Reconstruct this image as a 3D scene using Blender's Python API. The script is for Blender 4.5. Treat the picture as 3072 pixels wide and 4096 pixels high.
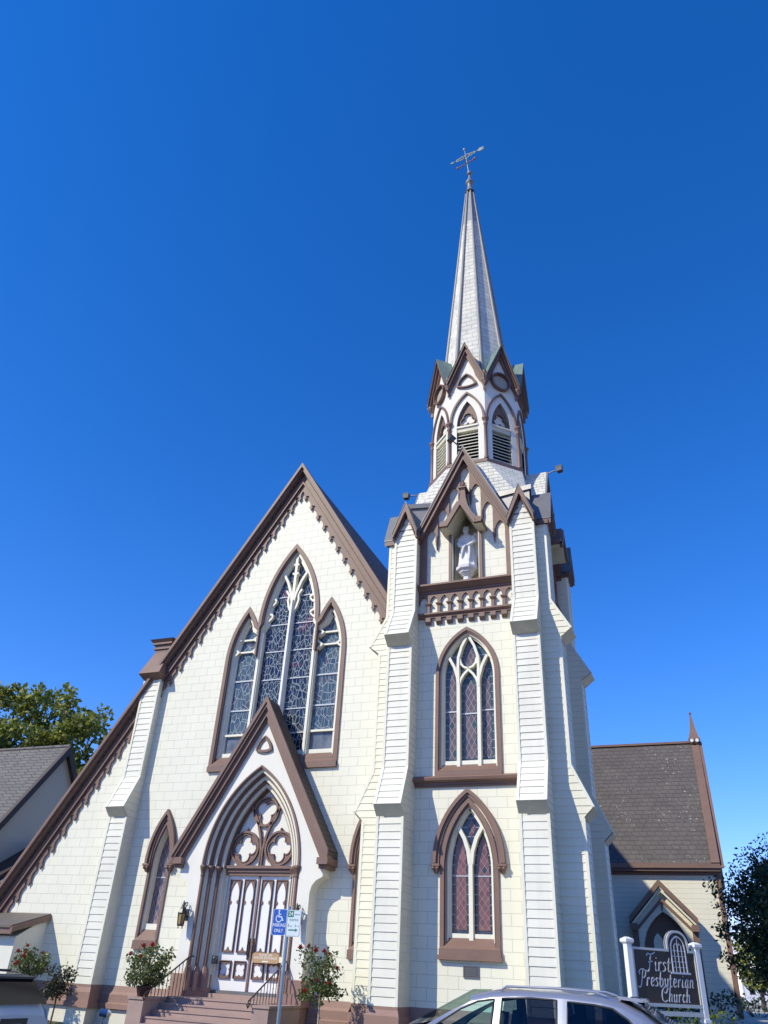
import bpy, bmesh, math, random
import numpy as np
from mathutils import Vector, Matrix
from mathutils.geometry import tessellate_polygon
PI = math.pi
R = math.radians
for o in list(bpy.data.objects):
    bpy.data.objects.remove(o)
scn = bpy.context.scene
COL = scn.collection
random.seed(7)
rng = np.random.default_rng(7)

# ------------------------------------------------------------------ camera
cam_d = bpy.data.cameras.new('camera')
cam = bpy.data.objects.new('camera', cam_d)
COL.objects.link(cam)
cam_d.sensor_fit = 'VERTICAL'
cam_d.sensor_height = 36.0
cam_d.lens = 36.0 * 3014.5 / 4096.0
cam_d.clip_start = 0.1
cam_d.clip_end = 3000.0
PITCH, ROLL, YAW = R(31.53), R(-3.194), R(-22.84)
fw = Vector((math.sin(YAW) * math.cos(PITCH), math.cos(YAW) * math.cos(PITCH), math.sin(PITCH)))
rt = Vector((math.cos(YAW), -math.sin(YAW), 0.0))
dn = fw.cross(rt)
rt2 = math.cos(ROLL) * rt + math.sin(ROLL) * dn
dn2 = -math.sin(ROLL) * rt + math.cos(ROLL) * dn
rot = Matrix((rt2, -dn2, -fw)).transposed()
cam.matrix_world = Matrix.Translation((0.0, 0.0, 1.65)) @ rot.to_4x4()
scn.camera = cam

# ------------------------------------------------------------------ sky and sun
SUN_EL, SUN_AZ = R(39.2), R(38.2)            # height, and how far left of the facade's normal
to_sun = Vector((-math.sin(SUN_AZ) * math.cos(SUN_EL), -math.cos(SUN_AZ) * math.cos(SUN_EL), math.sin(SUN_EL)))
world = bpy.data.worlds.new('World')
scn.world = world
world.use_nodes = True
wn = world.node_tree
wn.nodes.clear()
w_out = wn.nodes.new('ShaderNodeOutputWorld')
w_bg = wn.nodes.new('ShaderNodeBackground')
w_sky = wn.nodes.new('ShaderNodeTexSky')
w_sky.sky_type = 'NISHITA'
w_sky.sun_disc = False
w_sky.sun_elevation = SUN_EL
w_sky.sun_rotation = math.atan2(to_sun.x, to_sun.y)
w_sky.altitude = 0.0
w_sky.air_density = 1.0
w_sky.dust_density = 0.0
w_sky.ozone_density = 6.0
w_hs = wn.nodes.new('ShaderNodeHueSaturation')
w_hs.inputs['Saturation'].default_value = 1.265
w_bg.inputs['Strength'].default_value = 0.15
wn.links.new(w_sky.outputs[0], w_hs.inputs['Color'])
w_mul = wn.nodes.new('ShaderNodeMix')
w_mul.data_type = 'RGBA'
w_mul.blend_type = 'MULTIPLY'
w_mul.inputs['Factor'].default_value = 1.0
w_mul.inputs['B'].default_value = (1.16, 0.93, 1.20, 1.0)
wn.links.new(w_hs.outputs[0], w_mul.inputs['A'])
wn.links.new(w_mul.outputs['Result'], w_bg.inputs['Color'])
wn.links.new(w_bg.outputs[0], w_out.inputs['Surface'])
sun_d = bpy.data.lights.new('sun', 'SUN')
sun_d.energy = 3.6
sun_d.angle = R(0.5)
sun_d.color = (1.0, 0.94, 0.745)
sun = bpy.data.objects.new('sun', sun_d)
sun.rotation_euler = to_sun.to_track_quat('Z', 'Y').to_euler()
COL.objects.link(sun)
scn.view_settings.view_transform = 'Standard'
scn.view_settings.look = 'None'
scn.view_settings.exposure = 0.34
scn.view_settings.gamma = 1.0

# ------------------------------------------------------------------ mesh tools
class MB:
    """collects faces (with a material each) and links them as one mesh object"""
    def __init__(s):
        s.v, s.f, s.m, s.s, s.mats = [], [], [], [], []
    def mi(s, mat):
        if mat not in s.mats:
            s.mats.append(mat)
        return s.mats.index(mat)
    def add(s, vs, fs, mat, smooth=False):
        o = len(s.v)
        s.v += [tuple(p) for p in vs]
        i = s.mi(mat)
        for f in fs:
            s.f.append([o + k for k in f])
            s.m.append(i)
            s.s.append(smooth)
    def build(s, name, parent=None, origin=None, recalc=True):
        me = bpy.data.meshes.new(name)
        if parent is not None and origin is None:
            origin = parent['_o'] if '_o' in parent else (0, 0, 0)
        origin = origin or (0, 0, 0)
        vs = [(a - origin[0], b - origin[1], c - origin[2]) for a, b, c in s.v]
        me.from_pydata(vs, [], s.f)
        for mt in s.mats:
            me.materials.append(mt)
        me.polygons.foreach_set('material_index', s.m)
        me.polygons.foreach_set('use_smooth', s.s)
        if recalc:
            bm = bmesh.new()
            bm.from_mesh(me)
            bmesh.ops.recalc_face_normals(bm, faces=bm.faces)
            bm.to_mesh(me)
            bm.free()
        me.update()
        ob = bpy.data.objects.new(name, me)
        COL.objects.link(ob)
        if parent is not None:
            ob.parent = parent
            ob['_o'] = tuple(origin)
        else:
            ob.location = origin
            ob['_o'] = tuple(origin)
        return ob

def tag(o, label=None, cat=None, group=None, kind=None):
    if label: o['label'] = label
    if cat: o['category'] = cat
    if group: o['group'] = group
    if kind: o['kind'] = kind
    return o

def thing(name, loc, label, cat, group=None):
    o = bpy.data.objects.new(name, None)
    o.empty_display_size = 0.2
    o.location = loc
    COL.objects.link(o)
    o['_o'] = tuple(loc)
    return tag(o, label, cat, group)

def frame(cx, cy, th=0.0):
    c, s = math.cos(th), math.sin(th)
    return lambda u, d, z: (cx + u * c + d * s, cy + u * s - d * c, z)
W0 = lambda x, y, z: (x, y, z)

def tess(poly, holes=()):
    loops = [[Vector((a, b, 0)) for a, b in poly]] + [[Vector((a, b, 0)) for a, b in h] for h in holes]
    flat = [p for l in loops for p in l]
    return [(p.x, p.y) for p in flat], [tuple(t) for t in tessellate_polygon(loops)]

def _prism(m, P, poly, a0, a1, mat, holes, back):
    pts, tris = tess(poly, holes)
    n = len(pts)
    m.add([P(a, b, a1) for a, b in pts], tris, mat)
    if back:
        m.add([P(a, b, a0) for a, b in pts], tris, mat)
    for loop in [poly] + list(holes):
        k = len(loop)
        vs = [P(a, b, a0) for a, b in loop] + [P(a, b, a1) for a, b in loop]
        m.add(vs, [(i, (i + 1) % k, k + (i + 1) % k, k + i) for i in range(k)], mat)

def prism(m, F, poly, d0, d1, mat, holes=(), back=True):      # polygon in (u,z), pushed along d
    _prism(m, lambda u, z, d: F(u, d, z), poly, d0, d1, mat, holes, back)
def prism_u(m, F, poly, u0, u1, mat, back=True):              # polygon in (d,z), pushed along u
    _prism(m, lambda d, z, u: F(u, d, z), poly, u0, u1, mat, (), back)
def prism_z(m, F, poly, z0, z1, mat, back=True):              # polygon in (u,d), pushed along z
    _prism(m, lambda u, d, z: F(u, d, z), poly, z0, z1, mat, (), back)
def box(m, F, u0, u1, d0, d1, z0, z1, mat):
    vs = [F(u, d, z) for z in (z0, z1) for d in (d0, d1) for u in (u0, u1)]
    m.add(vs, [(0, 1, 3, 2), (4, 6, 7, 5), (0, 4, 5, 1), (2, 3, 7, 6), (0, 2, 6, 4), (1, 5, 7, 3)], mat)

def offset(path, t, closed=False):
    n = len(path)
    out = []
    for i in range(n):
        p = path[i]
        if closed:
            a, b = path[i - 1], path[(i + 1) % n]
        else:
            a, b = path[max(i - 1, 0)], path[min(i + 1, n - 1)]
        def nrm(q, r):
            x, y = r[0] - q[0], r[1] - q[1]
            l = math.hypot(x, y) or 1e-9
            return -y / l, x / l
        ns = []
        if a is not p and a != p: ns.append(nrm(a, p))
        if b is not p and b != p: ns.append(nrm(p, b))
        nx, ny = sum(q[0] for q in ns) / len(ns), sum(q[1] for q in ns) / len(ns)
        l2 = nx * nx + ny * ny
        k = 1.0 / max(l2, 0.22)
        out.append((p[0] + nx * t * k, p[1] + ny * t * k))
    return out

def band(m, F, path, a, b, d0, d1, mat, closed=False, smooth=False):
    """strip between two offsets of a (u,z) path, d0..d1 deep"""
    A, B = offset(path, a, closed), offset(path, b, closed)
    n = len(path)
    vs = [F(p[0], d1, p[1]) for p in A] + [F(p[0], d1, p[1]) for p in B] + \
         [F(p[0], d0, p[1]) for p in A] + [F(p[0], d0, p[1]) for p in B]
    fs = []
    for i in range(n if closed else n - 1):
        j = (i + 1) % n
        fs += [(i, j, n + j, n + i), (2 * n + i, 3 * n + i, 3 * n + j, 2 * n + j),
               (i, 2 * n + i, 2 * n + j, j), (n + i, n + j, 3 * n + j, 3 * n + i)]
    if not closed:
        fs += [(0, n, 3 * n, 2 * n), (n - 1, 3 * n - 1, 4 * n - 1, 2 * n - 1)]
    m.add(vs, fs, mat, smooth)

def tube(m, pts, r, mat, n=8, F=W0, caps=True):
    pts = [Vector(F(*p)) for p in pts]
    rs = r if isinstance(r, (list, tuple)) else [r] * len(pts)
    vs, fs = [], []
    up = Vector((0.123, 0.234, 1.0)).normalized()
    for i, p in enumerate(pts):
        t = (pts[min(i + 1, len(pts) - 1)] - pts[max(i - 1, 0)]).normalized()
        a = t.cross(up)
        if a.length < 0.05: a = t.cross(Vector((1, 0, 0)))
        a.normalize()
        b = t.cross(a).normalized()
        for k in range(n):
            q = 2 * PI * k / n
            vs.append(p + (a * math.cos(q) + b * math.sin(q)) * rs[i])
    for i in range(len(pts) - 1):
        for k in range(n):
            fs.append((i * n + k, i * n + (k + 1) % n, (i + 1) * n + (k + 1) % n, (i + 1) * n + k))
    m.add(vs, fs, mat, True)
    if caps:
        m.add(vs[:n], [tuple(range(n))], mat)
        m.add(vs[-n:], [tuple(range(n))], mat)

def lathe(m, c, prof, mat, n=12, F=W0, smooth=True, ph=0.0, sx=1.0, sy=1.0):
    vs, fs = [], []
    for r, z in prof:
        for k in range(n):
            q = 2 * PI * k / n + ph
            vs.append(F(c[0] + r * math.cos(q) * sx, c[1] + r * math.sin(q) * sy, z))
    for i in range(len(prof) - 1):
        for k in range(n):
            fs.append((i * n + k, i * n + (k + 1) % n, (i + 1) * n + (k + 1) % n, (i + 1) * n + k))
    m.add(vs, fs, mat, smooth)
    m.add(vs[:n], [tuple(range(n))], mat)
    m.add(vs[-n:], [tuple(range(n))], mat)

def ball(m, c, r, mat, n=10, k=7, F=W0, sz=1.0):
    lathe(m, (c[0], c[1]), [(max(r * math.sin(PI * i / k), 0.001), c[2] - r * sz * math.cos(PI * i / k)) for i in range(k + 1)], mat, n, F)

def arch(w, zb, zs, za, n=10, x0=0.0):
    """pointed arch outline, left foot -> apex -> right foot"""
    h = za - zs
    r = (w * w + h * h) / (2 * w)
    cx = r - w
    t1 = math.acos(max(-1, min(1, -cx / r)))
    L = [(cx + r * math.cos(PI + (t1 - PI) * i / n), zs + r * math.sin(PI + (t1 - PI) * i / n)) for i in range(n + 1)]
    L[-1] = (0.0, za)
    path = ([(-w, zb)] if zb < zs - 1e-6 else []) + L
    path = path + [(-a, b) for a, b in reversed(path[:-1])]
    return [(x0 + a, b) for a, b in path]

def arc(cx, cz, r, a0, a1, n=12):
    return [(cx + r * math.cos(R(a0 + (a1 - a0) * i / n)), cz + r * math.sin(R(a0 + (a1 - a0) * i / n))) for i in range(n + 1)]
def ring(cx, cz, r, n=20):
    return [(cx + r * math.cos(2 * PI * i / n), cz + r * math.sin(2 * PI * i / n)) for i in range(n)][::-1]
def foil(cx, cz, k, ro, rl, ph=90.0, n=9):
    """outline of a k-lobed opening (clockwise): lobes of radius rl, ro from the centre"""
    h = PI / k
    t = ro * math.cos(h) + math.sqrt(max(rl * rl - (ro * math.sin(h)) ** 2, 1e-6))
    d = math.degrees(math.atan2(t * math.sin(h), t * math.cos(h) - ro))
    out = []
    for i in range(k):
        a = ph + i * 360.0 / k
        lx, lz = cx + ro * math.cos(R(a)), cz + ro * math.sin(R(a))
        out += [(lx + rl * math.cos(R(a - d + 2 * d * j / (n - 1))), lz + rl * math.sin(R(a - d + 2 * d * j / (n - 1)))) for j in range(n)]
    return out[::-1]
def clip_x(poly, x, keep_left):
    out = []
    s = 1 if keep_left else -1
    for i in range(len(poly)):
        p, q = poly[i - 1], poly[i]
        ip, iq = s * (x - p[0]) >= 0, s * (x - q[0]) >= 0
        if ip != iq:
            t = (x - p[0]) / (q[0] - p[0])
            out.append((x, p[1] + t * (q[1] - p[1])))
        if iq: out.append(q)
    return out

# ------------------------------------------------------------------ materials
def new_mat(name):
    m = bpy.data.materials.new(name)
    m.use_nodes = True
    nt = m.node_tree
    return m, nt, nt.nodes['Principled BSDF']
def N(nt, t, **kw):
    n = nt.nodes.new(t)
    for k, v in kw.items():
        if k in n.inputs: n.inputs[k].default_value = v
        else: setattr(n, k, v)
    return n
def mth(nt, op, a, b=None, c=None):
    n = nt.nodes.new('ShaderNodeMath')
    n.operation = op
    for i, x in enumerate((a, b, c)):
        if x is None: continue
        if isinstance(x, (int, float)): n.inputs[i].default_value = x
        else: nt.links.new(x, n.inputs[i])
    return n.outputs[0]
def ramp(nt, fac, stops, interp='LINEAR'):
    n = nt.nodes.new('ShaderNodeValToRGB')
    n.color_ramp.interpolation = interp
    e = n.color_ramp.elements
    while len(e) < len(stops): e.new(0.5)
    for i, (p, c) in enumerate(stops):
        e[i].position = p
        e[i].color = (*c, 1)
    nt.links.new(fac, n.inputs[0])
    return n.outputs[0]
def mix(nt, fac, a, b, mode='MIX'):
    n = nt.nodes.new('ShaderNodeMix')
    n.data_type = 'RGBA'
    n.blend_type = mode
    for s, x in ((n.inputs['Factor'], fac), (n.inputs['A'], a), (n.inputs['B'], b)):
        if isinstance(x, (int, float)): s.default_value = x
        elif isinstance(x, tuple): s.default_value = (*x, 1)
        else: nt.links.new(x, s)
    return n.outputs['Result']
def pos(nt):
    return nt.nodes.new('ShaderNodeNewGeometry').outputs['Position']
def xz(nt, kx=1.0, ky=1.0):
    """wall coordinates: along the wall, up"""
    sp = nt.nodes.new('ShaderNodeSeparateXYZ')
    nt.links.new(pos(nt), sp.inputs[0])
    u = mth(nt, 'ADD', mth(nt, 'MULTIPLY', sp.outputs[0], kx), mth(nt, 'MULTIPLY', sp.outputs[1], ky))
    cb = nt.nodes.new('ShaderNodeCombineXYZ')
    nt.links.new(u, cb.inputs[0])
    nt.links.new(sp.outputs[2], cb.inputs[1])
    return cb.outputs[0], u, sp.outputs[2]
def noise(nt, scale, detail=4.0, vec=None, rough=0.6):
    n = N(nt, 'ShaderNodeTexNoise', Scale=scale, Detail=detail, Roughness=rough)
    nt.links.new(vec if vec is not None else pos(nt), n.inputs['Vector'])
    return n.outputs['Fac']
def bump(nt, b, h, strength, dist):
    n = N(nt, 'ShaderNodeBump', Strength=strength, Distance=dist)
    nt.links.new(h, n.inputs['Height'])
    nt.links.new(n.outputs[0], b.inputs['Normal'])
def link(nt, a, b): nt.links.new(a, b)

def plain(name, col, rough=0.6, var=0.12, scale=3.0, metal=0.0, spec=0.5, bmp=0.0, fine=40.0):
    m, nt, b = new_mat(name)
    lo = tuple(c * (1 - var) for c in col)
    hi = tuple(min(1, c * (1 + var * 0.6)) for c in col)
    f = mix(nt, 0.5, noise(nt, scale), noise(nt, fine, 2.0))
    link(nt, ramp(nt, f, [(0.3, lo), (0.7, hi)]), b.inputs['Base Color'])
    b.inputs['Roughness'].default_value = rough
    b.inputs['Metallic'].default_value = metal
    b.inputs['Specular IOR Level'].default_value = spec
    if bmp: bump(nt, b, noise(nt, fine * 1.5, 3.0), bmp, 0.01)
    return m

CREAM = (0.79, 0.76, 0.62)
def paint(name, col, kind, bw=0.56, rh=0.285, mort=0.010, dark=0.72, rough=0.55, grime=0.05, kx=1.0, ky=1.0, strength=0.22, offs=0.5, vary=0.012):
    """painted boards: 'ashlar' (scored blocks), 'boards' (courses only)"""
    m, nt, b = new_mat(name)
    v, u, z = xz(nt, kx, ky)
    br = N(nt, 'ShaderNodeTexBrick')
    br.offset = offs if kind == 'ashlar' else 0.0
    br.inputs['Scale'].default_value = 1.0
    br.inputs['Brick Width'].default_value = bw if kind == 'ashlar' else 400.0
    br.inputs['Row Height'].default_value = rh
    br.inputs['Mortar Size'].default_value = mort
    br.inputs['Mortar Smooth'].default_value = 0.35
    br.inputs['Color1'].default_value = (*col, 1)
    br.inputs['Color2'].default_value = (*[c * (1 - vary) for c in col], 1)
    br.inputs['Mortar'].default_value = (*[c * dark for c in col], 1)
    link(nt, v, br.inputs['Vector'])
    g = ramp(nt, noise(nt, 0.9, 6.0), [(0.35, (1, 1, 1)), (0.72, (1 - grime, 1 - grime, 1 - grime * 1.2))])
    # rain streaks
    sp = N(nt, 'ShaderNodeMapping')
    sp.inputs['Scale'].default_value = (5.0, 5.0, 0.35)
    link(nt, pos(nt), sp.inputs['Vector'])
    st = ramp(nt, noise(nt, 1.0, 5.0, sp.outputs[0]), [(0.5, (1, 1, 1)), (0.8, (1 - grime * 0.8,) * 3)])
    c = mix(nt, 1.0, br.outputs['Color'], g, 'MULTIPLY')
    c = mix(nt, 1.0, c, st, 'MULTIPLY')
    link(nt, c, b.inputs['Base Color'])
    b.inputs['Roughness'].default_value = rough
    h = mth(nt, 'ADD', mth(nt, 'MULTIPLY', mth(nt, 'SUBTRACT', 1.0, br.outputs['Fac']), 1.0), mth(nt, 'MULTIPLY', noise(nt, 30.0, 2.0), 0.08))
    bump(nt, b, h, strength, 0.012)
    return m

M_ASHLAR = paint('cream_block_boarding', CREAM, 'ashlar')
M_CLAPSIDE = paint('cream_side_boards', (0.78, 0.74, 0.585), 'boards', rh=500.0, mort=0.0, grime=0.10)  # yellower than the front boards: weather tint plus bounced light in the colour
M_CREAM = paint('cream_trim', CREAM, 'boards', rh=500.0, mort=0.0, grime=0.08)
M_CLAP = paint('cream_clapboard', (0.77, 0.74, 0.63), 'boards', rh=500.0, mort=0.0, grime=0.12)
M_SOFFIT = plain('shaded_cream', (0.66, 0.62, 0.47), 0.6, 0.18, 4.0)  # cream made darker and yellower: underside shade and bounce in the colour
BROWN = (0.205, 0.121, 0.092)
M_BROWN = plain('brown_trim', BROWN, 0.55, 0.24, 1.6, bmp=0.15)
M_BROWN2 = plain('brown_trim_dark', tuple(c * 0.72 for c in BROWN), 0.5, 0.18, 2.2, bmp=0.15)
M_PLINTH = plain('brown_plinth', (0.30, 0.18, 0.142), 0.7, 0.2, 1.5, bmp=0.3)
M_STEP = plain('brown_steps', (0.38, 0.265, 0.225), 0.75, 0.22, 2.0, bmp=0.3)
M_FOUND = plain('white_foundation', (0.74, 0.70, 0.58), 0.7, 0.14, 1.2, bmp=0.2)
M_GREY = plain('grey_metal', (0.18, 0.175, 0.18), 0.45, 0.25, 2.5, 0.3, bmp=0.1)
M_LEAD = plain('pale_lead', (0.235, 0.225, 0.23), 0.5, 0.22, 2.5, 0.2)
M_VERD = plain('verdigris', (0.17, 0.25, 0.22), 0.6, 0.35, 4.0)
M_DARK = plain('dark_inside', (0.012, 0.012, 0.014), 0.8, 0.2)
M_IRON = plain('black_iron', (0.02, 0.02, 0.022), 0.4, 0.2, spec=0.6)
M_RAIL = plain('brown_iron', (0.075, 0.05, 0.045), 0.45, 0.2)
M_STONE = plain('statue_stone', (0.72, 0.71, 0.70), 0.6, 0.2, 9.0, bmp=0.25)
M_WHITE = plain('white_paint', (0.82, 0.80, 0.75), 0.45, 0.06)
M_MULL = plain('cream_mullion', (0.80, 0.765, 0.63), 0.5, 0.08)

def shingles(name, c1, c2, mortar, bw, rh, specks=0.0, kx=1.0, ky=0.41, strength=0.8, msize=0.014, rough=0.8):
    m, nt, b = new_mat(name)
    v, u, z = xz(nt, kx, ky)
    br = N(nt, 'ShaderNodeTexBrick')
    br.offset = 0.5
    br.inputs['Scale'].default_value = 1.0
    br.inputs['Brick Width'].default_value = bw
    br.inputs['Row Height'].default_value = rh
    br.inputs['Mortar Size'].default_value = msize
    br.inputs['Mortar Smooth'].default_value = 0.2
    br.inputs['Color1'].default_value = (*c1, 1)
    br.inputs['Color2'].default_value = (*c2, 1)
    br.inputs['Mortar'].default_value = (*mortar, 1)
    # slightly wavy courses
    wob = N(nt, 'ShaderNodeVectorMath', operation='ADD')
    nz = N(nt, 'ShaderNodeTexNoise', Scale=1.7, Detail=3.0)
    link(nt, pos(nt), nz.inputs['Vector'])
    sc = N(nt, 'ShaderNodeVectorMath', operation='SCALE')
    sc.inputs['Scale'].default_value = rh * 0.35
    link(nt, nz.outputs['Color'], sc.inputs[0])
    link(nt, v, wob.inputs[0]); link(nt, sc.outputs[0], wob.inputs[1])
    link(nt, wob.outputs[0], br.inputs['Vector'])
    c = mix(nt, 1.0, br.outputs['Color'], ramp(nt, noise(nt, 1.3, 5.0), [(0.3, (0.78, 0.78, 0.8)), (0.7, (1.1, 1.08, 1.05))]), 'MULTIPLY')
    if specks:
        k = ramp(nt, noise(nt, 8.5, 1.0), [(0.685, (0, 0, 0)), (0.72, (1, 1, 1))])
        k2 = ramp(nt, noise(nt, 0.35, 3.0), [(0.45, (0, 0, 0)), (0.6, (1, 1, 1))])
        c = mix(nt, mth(nt, 'MULTIPLY', mth(nt, 'MULTIPLY', k, k2), specks), c, (0.6, 0.6, 0.58))
    link(nt, c, b.inputs['Base Color'])
    b.inputs['Roughness'].default_value = rough
    saw = mth(nt, 'SUBTRACT', 1.0, mth(nt, 'FRACT', mth(nt, 'DIVIDE', z, rh)))
    h = mth(nt, 'ADD', saw, mth(nt, 'MULTIPLY', mth(nt, 'SUBTRACT', 1.0, br.outputs['Fac']), 0.7))
    bump(nt, b, h, strength, 0.02)
    return m
M_SPIRE = shingles('white_shingles', (0.70, 0.685, 0.60), (0.66, 0.645, 0.565), (0.46, 0.445, 0.39), 0.42, 0.26, msize=0.010)
M_BROACH = shingles('white_broach_shingles', (0.71, 0.695, 0.61), (0.67, 0.655, 0.575), (0.33, 0.315, 0.28), 0.34, 0.16, msize=0.009)
M_ROOF = shingles('brown_roof_shingles', (0.15, 0.11, 0.095), (0.125, 0.095, 0.083), (0.07, 0.055, 0.05), 0.3, 0.19, specks=0.0, msize=0.012)
M_TROOF = shingles('speckled_roof_shingles', (0.125, 0.108, 0.10), (0.11, 0.095, 0.09), (0.075, 0.065, 0.062), 0.35, 0.22, specks=0.7, msize=0.014)
M_HROOF = shingles('grey_roof_shingles', (0.17, 0.155, 0.14), (0.14, 0.13, 0.12), (0.07, 0.065, 0.06), 0.3, 0.2, specks=0.35, kx=0.41, ky=1.0)
M_PROOF = shingles('porch_roof_shingles', (0.098, 0.07, 0.058), (0.075, 0.056, 0.048), (0.03, 0.023, 0.02), 0.22, 0.15, kx=0.41, ky=1.0)

def stained(name, cells, came, scale, dark_rough=0.12, accent=None, sx=1.0, szz=0.62, cw=0.055):
    m, nt, b = new_mat(name)
    v, u, z = xz(nt)
    mp = N(nt, 'ShaderNodeMapping')
    mp.inputs['Scale'].default_value = (sx, szz, 1.0)
    link(nt, v, mp.inputs['Vector'])
    vo = N(nt, 'ShaderNodeTexVoronoi', Scale=scale)
    vo.voronoi_dimensions = '2D'
    vo.feature = 'DISTANCE_TO_EDGE'
    vc = N(nt, 'ShaderNodeTexVoronoi', Scale=scale)
    vc.voronoi_dimensions = '2D'
    link(nt, mp.outputs[0], vo.inputs['Vector']); link(nt, mp.outputs[0], vc.inputs['Vector'])
    sp = N(nt, 'ShaderNodeSeparateColor')
    link(nt, vc.outputs['Color'], sp.inputs[0])
    c = ramp(nt, sp.outputs[0], cells, 'CONSTANT')
    if accent:
        k = ramp(nt, noise(nt, 0.85, 1.0), [(0.67, (0, 0, 0)), (0.69, (1, 1, 1))])
        k = mth(nt, 'MULTIPLY', k, mth(nt, 'GREATER_THAN', sp.outputs[1], 0.35))
        c = mix(nt, k, c, accent)
    m2 = N(nt, 'ShaderNodeMapping')
    m2.inputs['Rotation'].default_value = (0, 0, 0.7)
    m2.inputs['Scale'].default_value = (1.0, 0.42, 1.0)
    link(nt, v, m2.inputs['Vector'])
    v2 = N(nt, 'ShaderNodeTexVoronoi', Scale=scale * 0.62)
    v2.voronoi_dimensions = '2D'
    v2.feature = 'DISTANCE_TO_EDGE'
    link(nt, m2.outputs[0], v2.inputs['Vector'])
    line = mth(nt, 'MAXIMUM', mth(nt, 'LESS_THAN', vo.outputs['Distance'], cw), mth(nt, 'LESS_THAN', v2.outputs['Distance'], cw * 0.55))
    link(nt, mix(nt, line, c, came), b.inputs['Base Color'])
    link(nt, mth(nt, 'ADD', dark_rough, mth(nt, 'MULTIPLY', line, 0.45)), b.inputs['Roughness'])
    # each pane sits at a slightly different angle
    bump(nt, b, mth(nt, 'ADD', mth(nt, 'MULTIPLY', line, 1.0), mth(nt, 'MULTIPLY', noise(nt, 6.0, 2.0), 0.5)), 0.35, 0.012)
    return m
M_SG_MID = stained('stained_glass_blue', [(0.0, (0.012, 0.018, 0.036)), (0.25, (0.018, 0.03, 0.05)), (0.45, (0.014, 0.022, 0.062)), (0.62, (0.022, 0.042, 0.052)), (0.78, (0.03, 0.03, 0.045)), (0.9, (0.024, 0.034, 0.042))], (0.27, 0.30, 0.34), 7.6, accent=(0.10, 0.03, 0.05), cw=0.042, szz=0.5)
M_SG_SIDE = stained('stained_glass_grey', [(0.0, (0.065, 0.095, 0.125)), (0.3, (0.08, 0.115, 0.14)), (0.55, (0.05, 0.085, 0.12)), (0.75, (0.085, 0.11, 0.125)), (0.9, (0.085, 0.08, 0.105))], (0.26, 0.30, 0.34), 6.6, accent=None, cw=0.038, szz=0.5)
def lattice(name, c_lo, c_hi, came, a, bz, odd=None):
    m, nt, b = new_mat(name)
    v, u, z = xz(nt)
    p = mth(nt, 'ADD', mth(nt, 'DIVIDE', u, a), mth(nt, 'DIVIDE', z, bz))
    q = mth(nt, 'SUBTRACT', mth(nt, 'DIVIDE', u, a), mth(nt, 'DIVIDE', z, bz))
    def ln(t):
        f = mth(nt, 'FRACT', t)
        return mth(nt, 'LESS_THAN', mth(nt, 'MINIMUM', f, mth(nt, 'SUBTRACT', 1.0, f)), 0.05)
    line = mth(nt, 'MAXIMUM', ln(p), ln(q))
    cb = nt.nodes.new('ShaderNodeCombineXYZ')
    link(nt, mth(nt, 'FLOOR', p), cb.inputs[0]); link(nt, mth(nt, 'FLOOR', q), cb.inputs[1])
    wn_ = N(nt, 'ShaderNodeTexWhiteNoise')
    wn_.noise_dimensions = '2D'
    link(nt, cb.outputs[0], wn_.inputs['Vector'])
    stops = [(0.0, c_lo), (0.93, c_hi)]
    c = ramp(nt, wn_.outputs['Value'], stops)
    if odd: c = mix(nt, mth(nt, 'GREATER_THAN', wn_.outputs['Value'], 0.95), c, odd)
    c = mix(nt, 1.0, c, ramp(nt, noise(nt, 2.0, 3.0), [(0.3, (0.8, 0.8, 0.85)), (0.7, (1.15, 1.15, 1.1))]), 'MULTIPLY')
    link(nt, mix(nt, line, c, came), b.inputs['Base Color'])
    link(nt, mth(nt, 'ADD', 0.16, mth(nt, 'MULTIPLY', line, 0.4)), b.inputs['Roughness'])
    bump(nt, b, mth(nt, 'ADD', line, mth(nt, 'MULTIPLY', noise(nt, 7.0, 2.0), 0.6)), 0.3, 0.012)
    return m
M_LAT_RED = lattice('leaded_rose_glass', (0.135, 0.055, 0.055), (0.20, 0.085, 0.08), (0.27, 0.18, 0.175), 0.167, 0.225, (0.03, 0.035, 0.06))
M_LAT_PUR = lattice('leaded_mauve_glass', (0.11, 0.085, 0.095), (0.155, 0.115, 0.12), (0.26, 0.235, 0.24), 0.17, 0.33, (0.05, 0.07, 0.08))
M_LAT_SM = lattice('leaded_plum_glass', (0.14, 0.10, 0.115), (0.21, 0.155, 0.165), (0.30, 0.27, 0.29), 0.165, 0.27, (0.07, 0.06, 0.10))
def bordered(name, c1, c2, came):
    m, nt, b = new_mat(name)
    v, u, z = xz(nt)
    f = mth(nt, 'FRACT', mth(nt, 'MULTIPLY', z, 4.2))
    line = mth(nt, 'LESS_THAN', f, 0.09)
    c = ramp(nt, noise(nt, 3.0, 2.0), [(0.4, c1), (0.6, c2)])
    link(nt, mix(nt, line, c, came), b.inputs['Base Color'])
    b.inputs['Roughness'].default_value = 0.15
    return m
M_GB_NAVY = bordered('navy_border_glass', (0.022, 0.028, 0.06), (0.035, 0.05, 0.075), (0.26, 0.30, 0.36))
M_GB_TEAL = bordered('teal_border_glass', (0.055, 0.085, 0.11), (0.075, 0.11, 0.13), (0.28, 0.33, 0.36))
def clearpane():
    m, nt, b = new_mat('reflecting_clear_pane')
    c = ramp(nt, noise(nt, 2.5, 3.0), [(0.35, (0.10, 0.11, 0.13)), (0.7, (0.22, 0.235, 0.26))])  # mottled greys paint a reflection into the clear pane
    link(nt, c, b.inputs['Base Color'])
    b.inputs['Roughness'].default_value = 0.1
    return m
M_PANE = clearpane()
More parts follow.
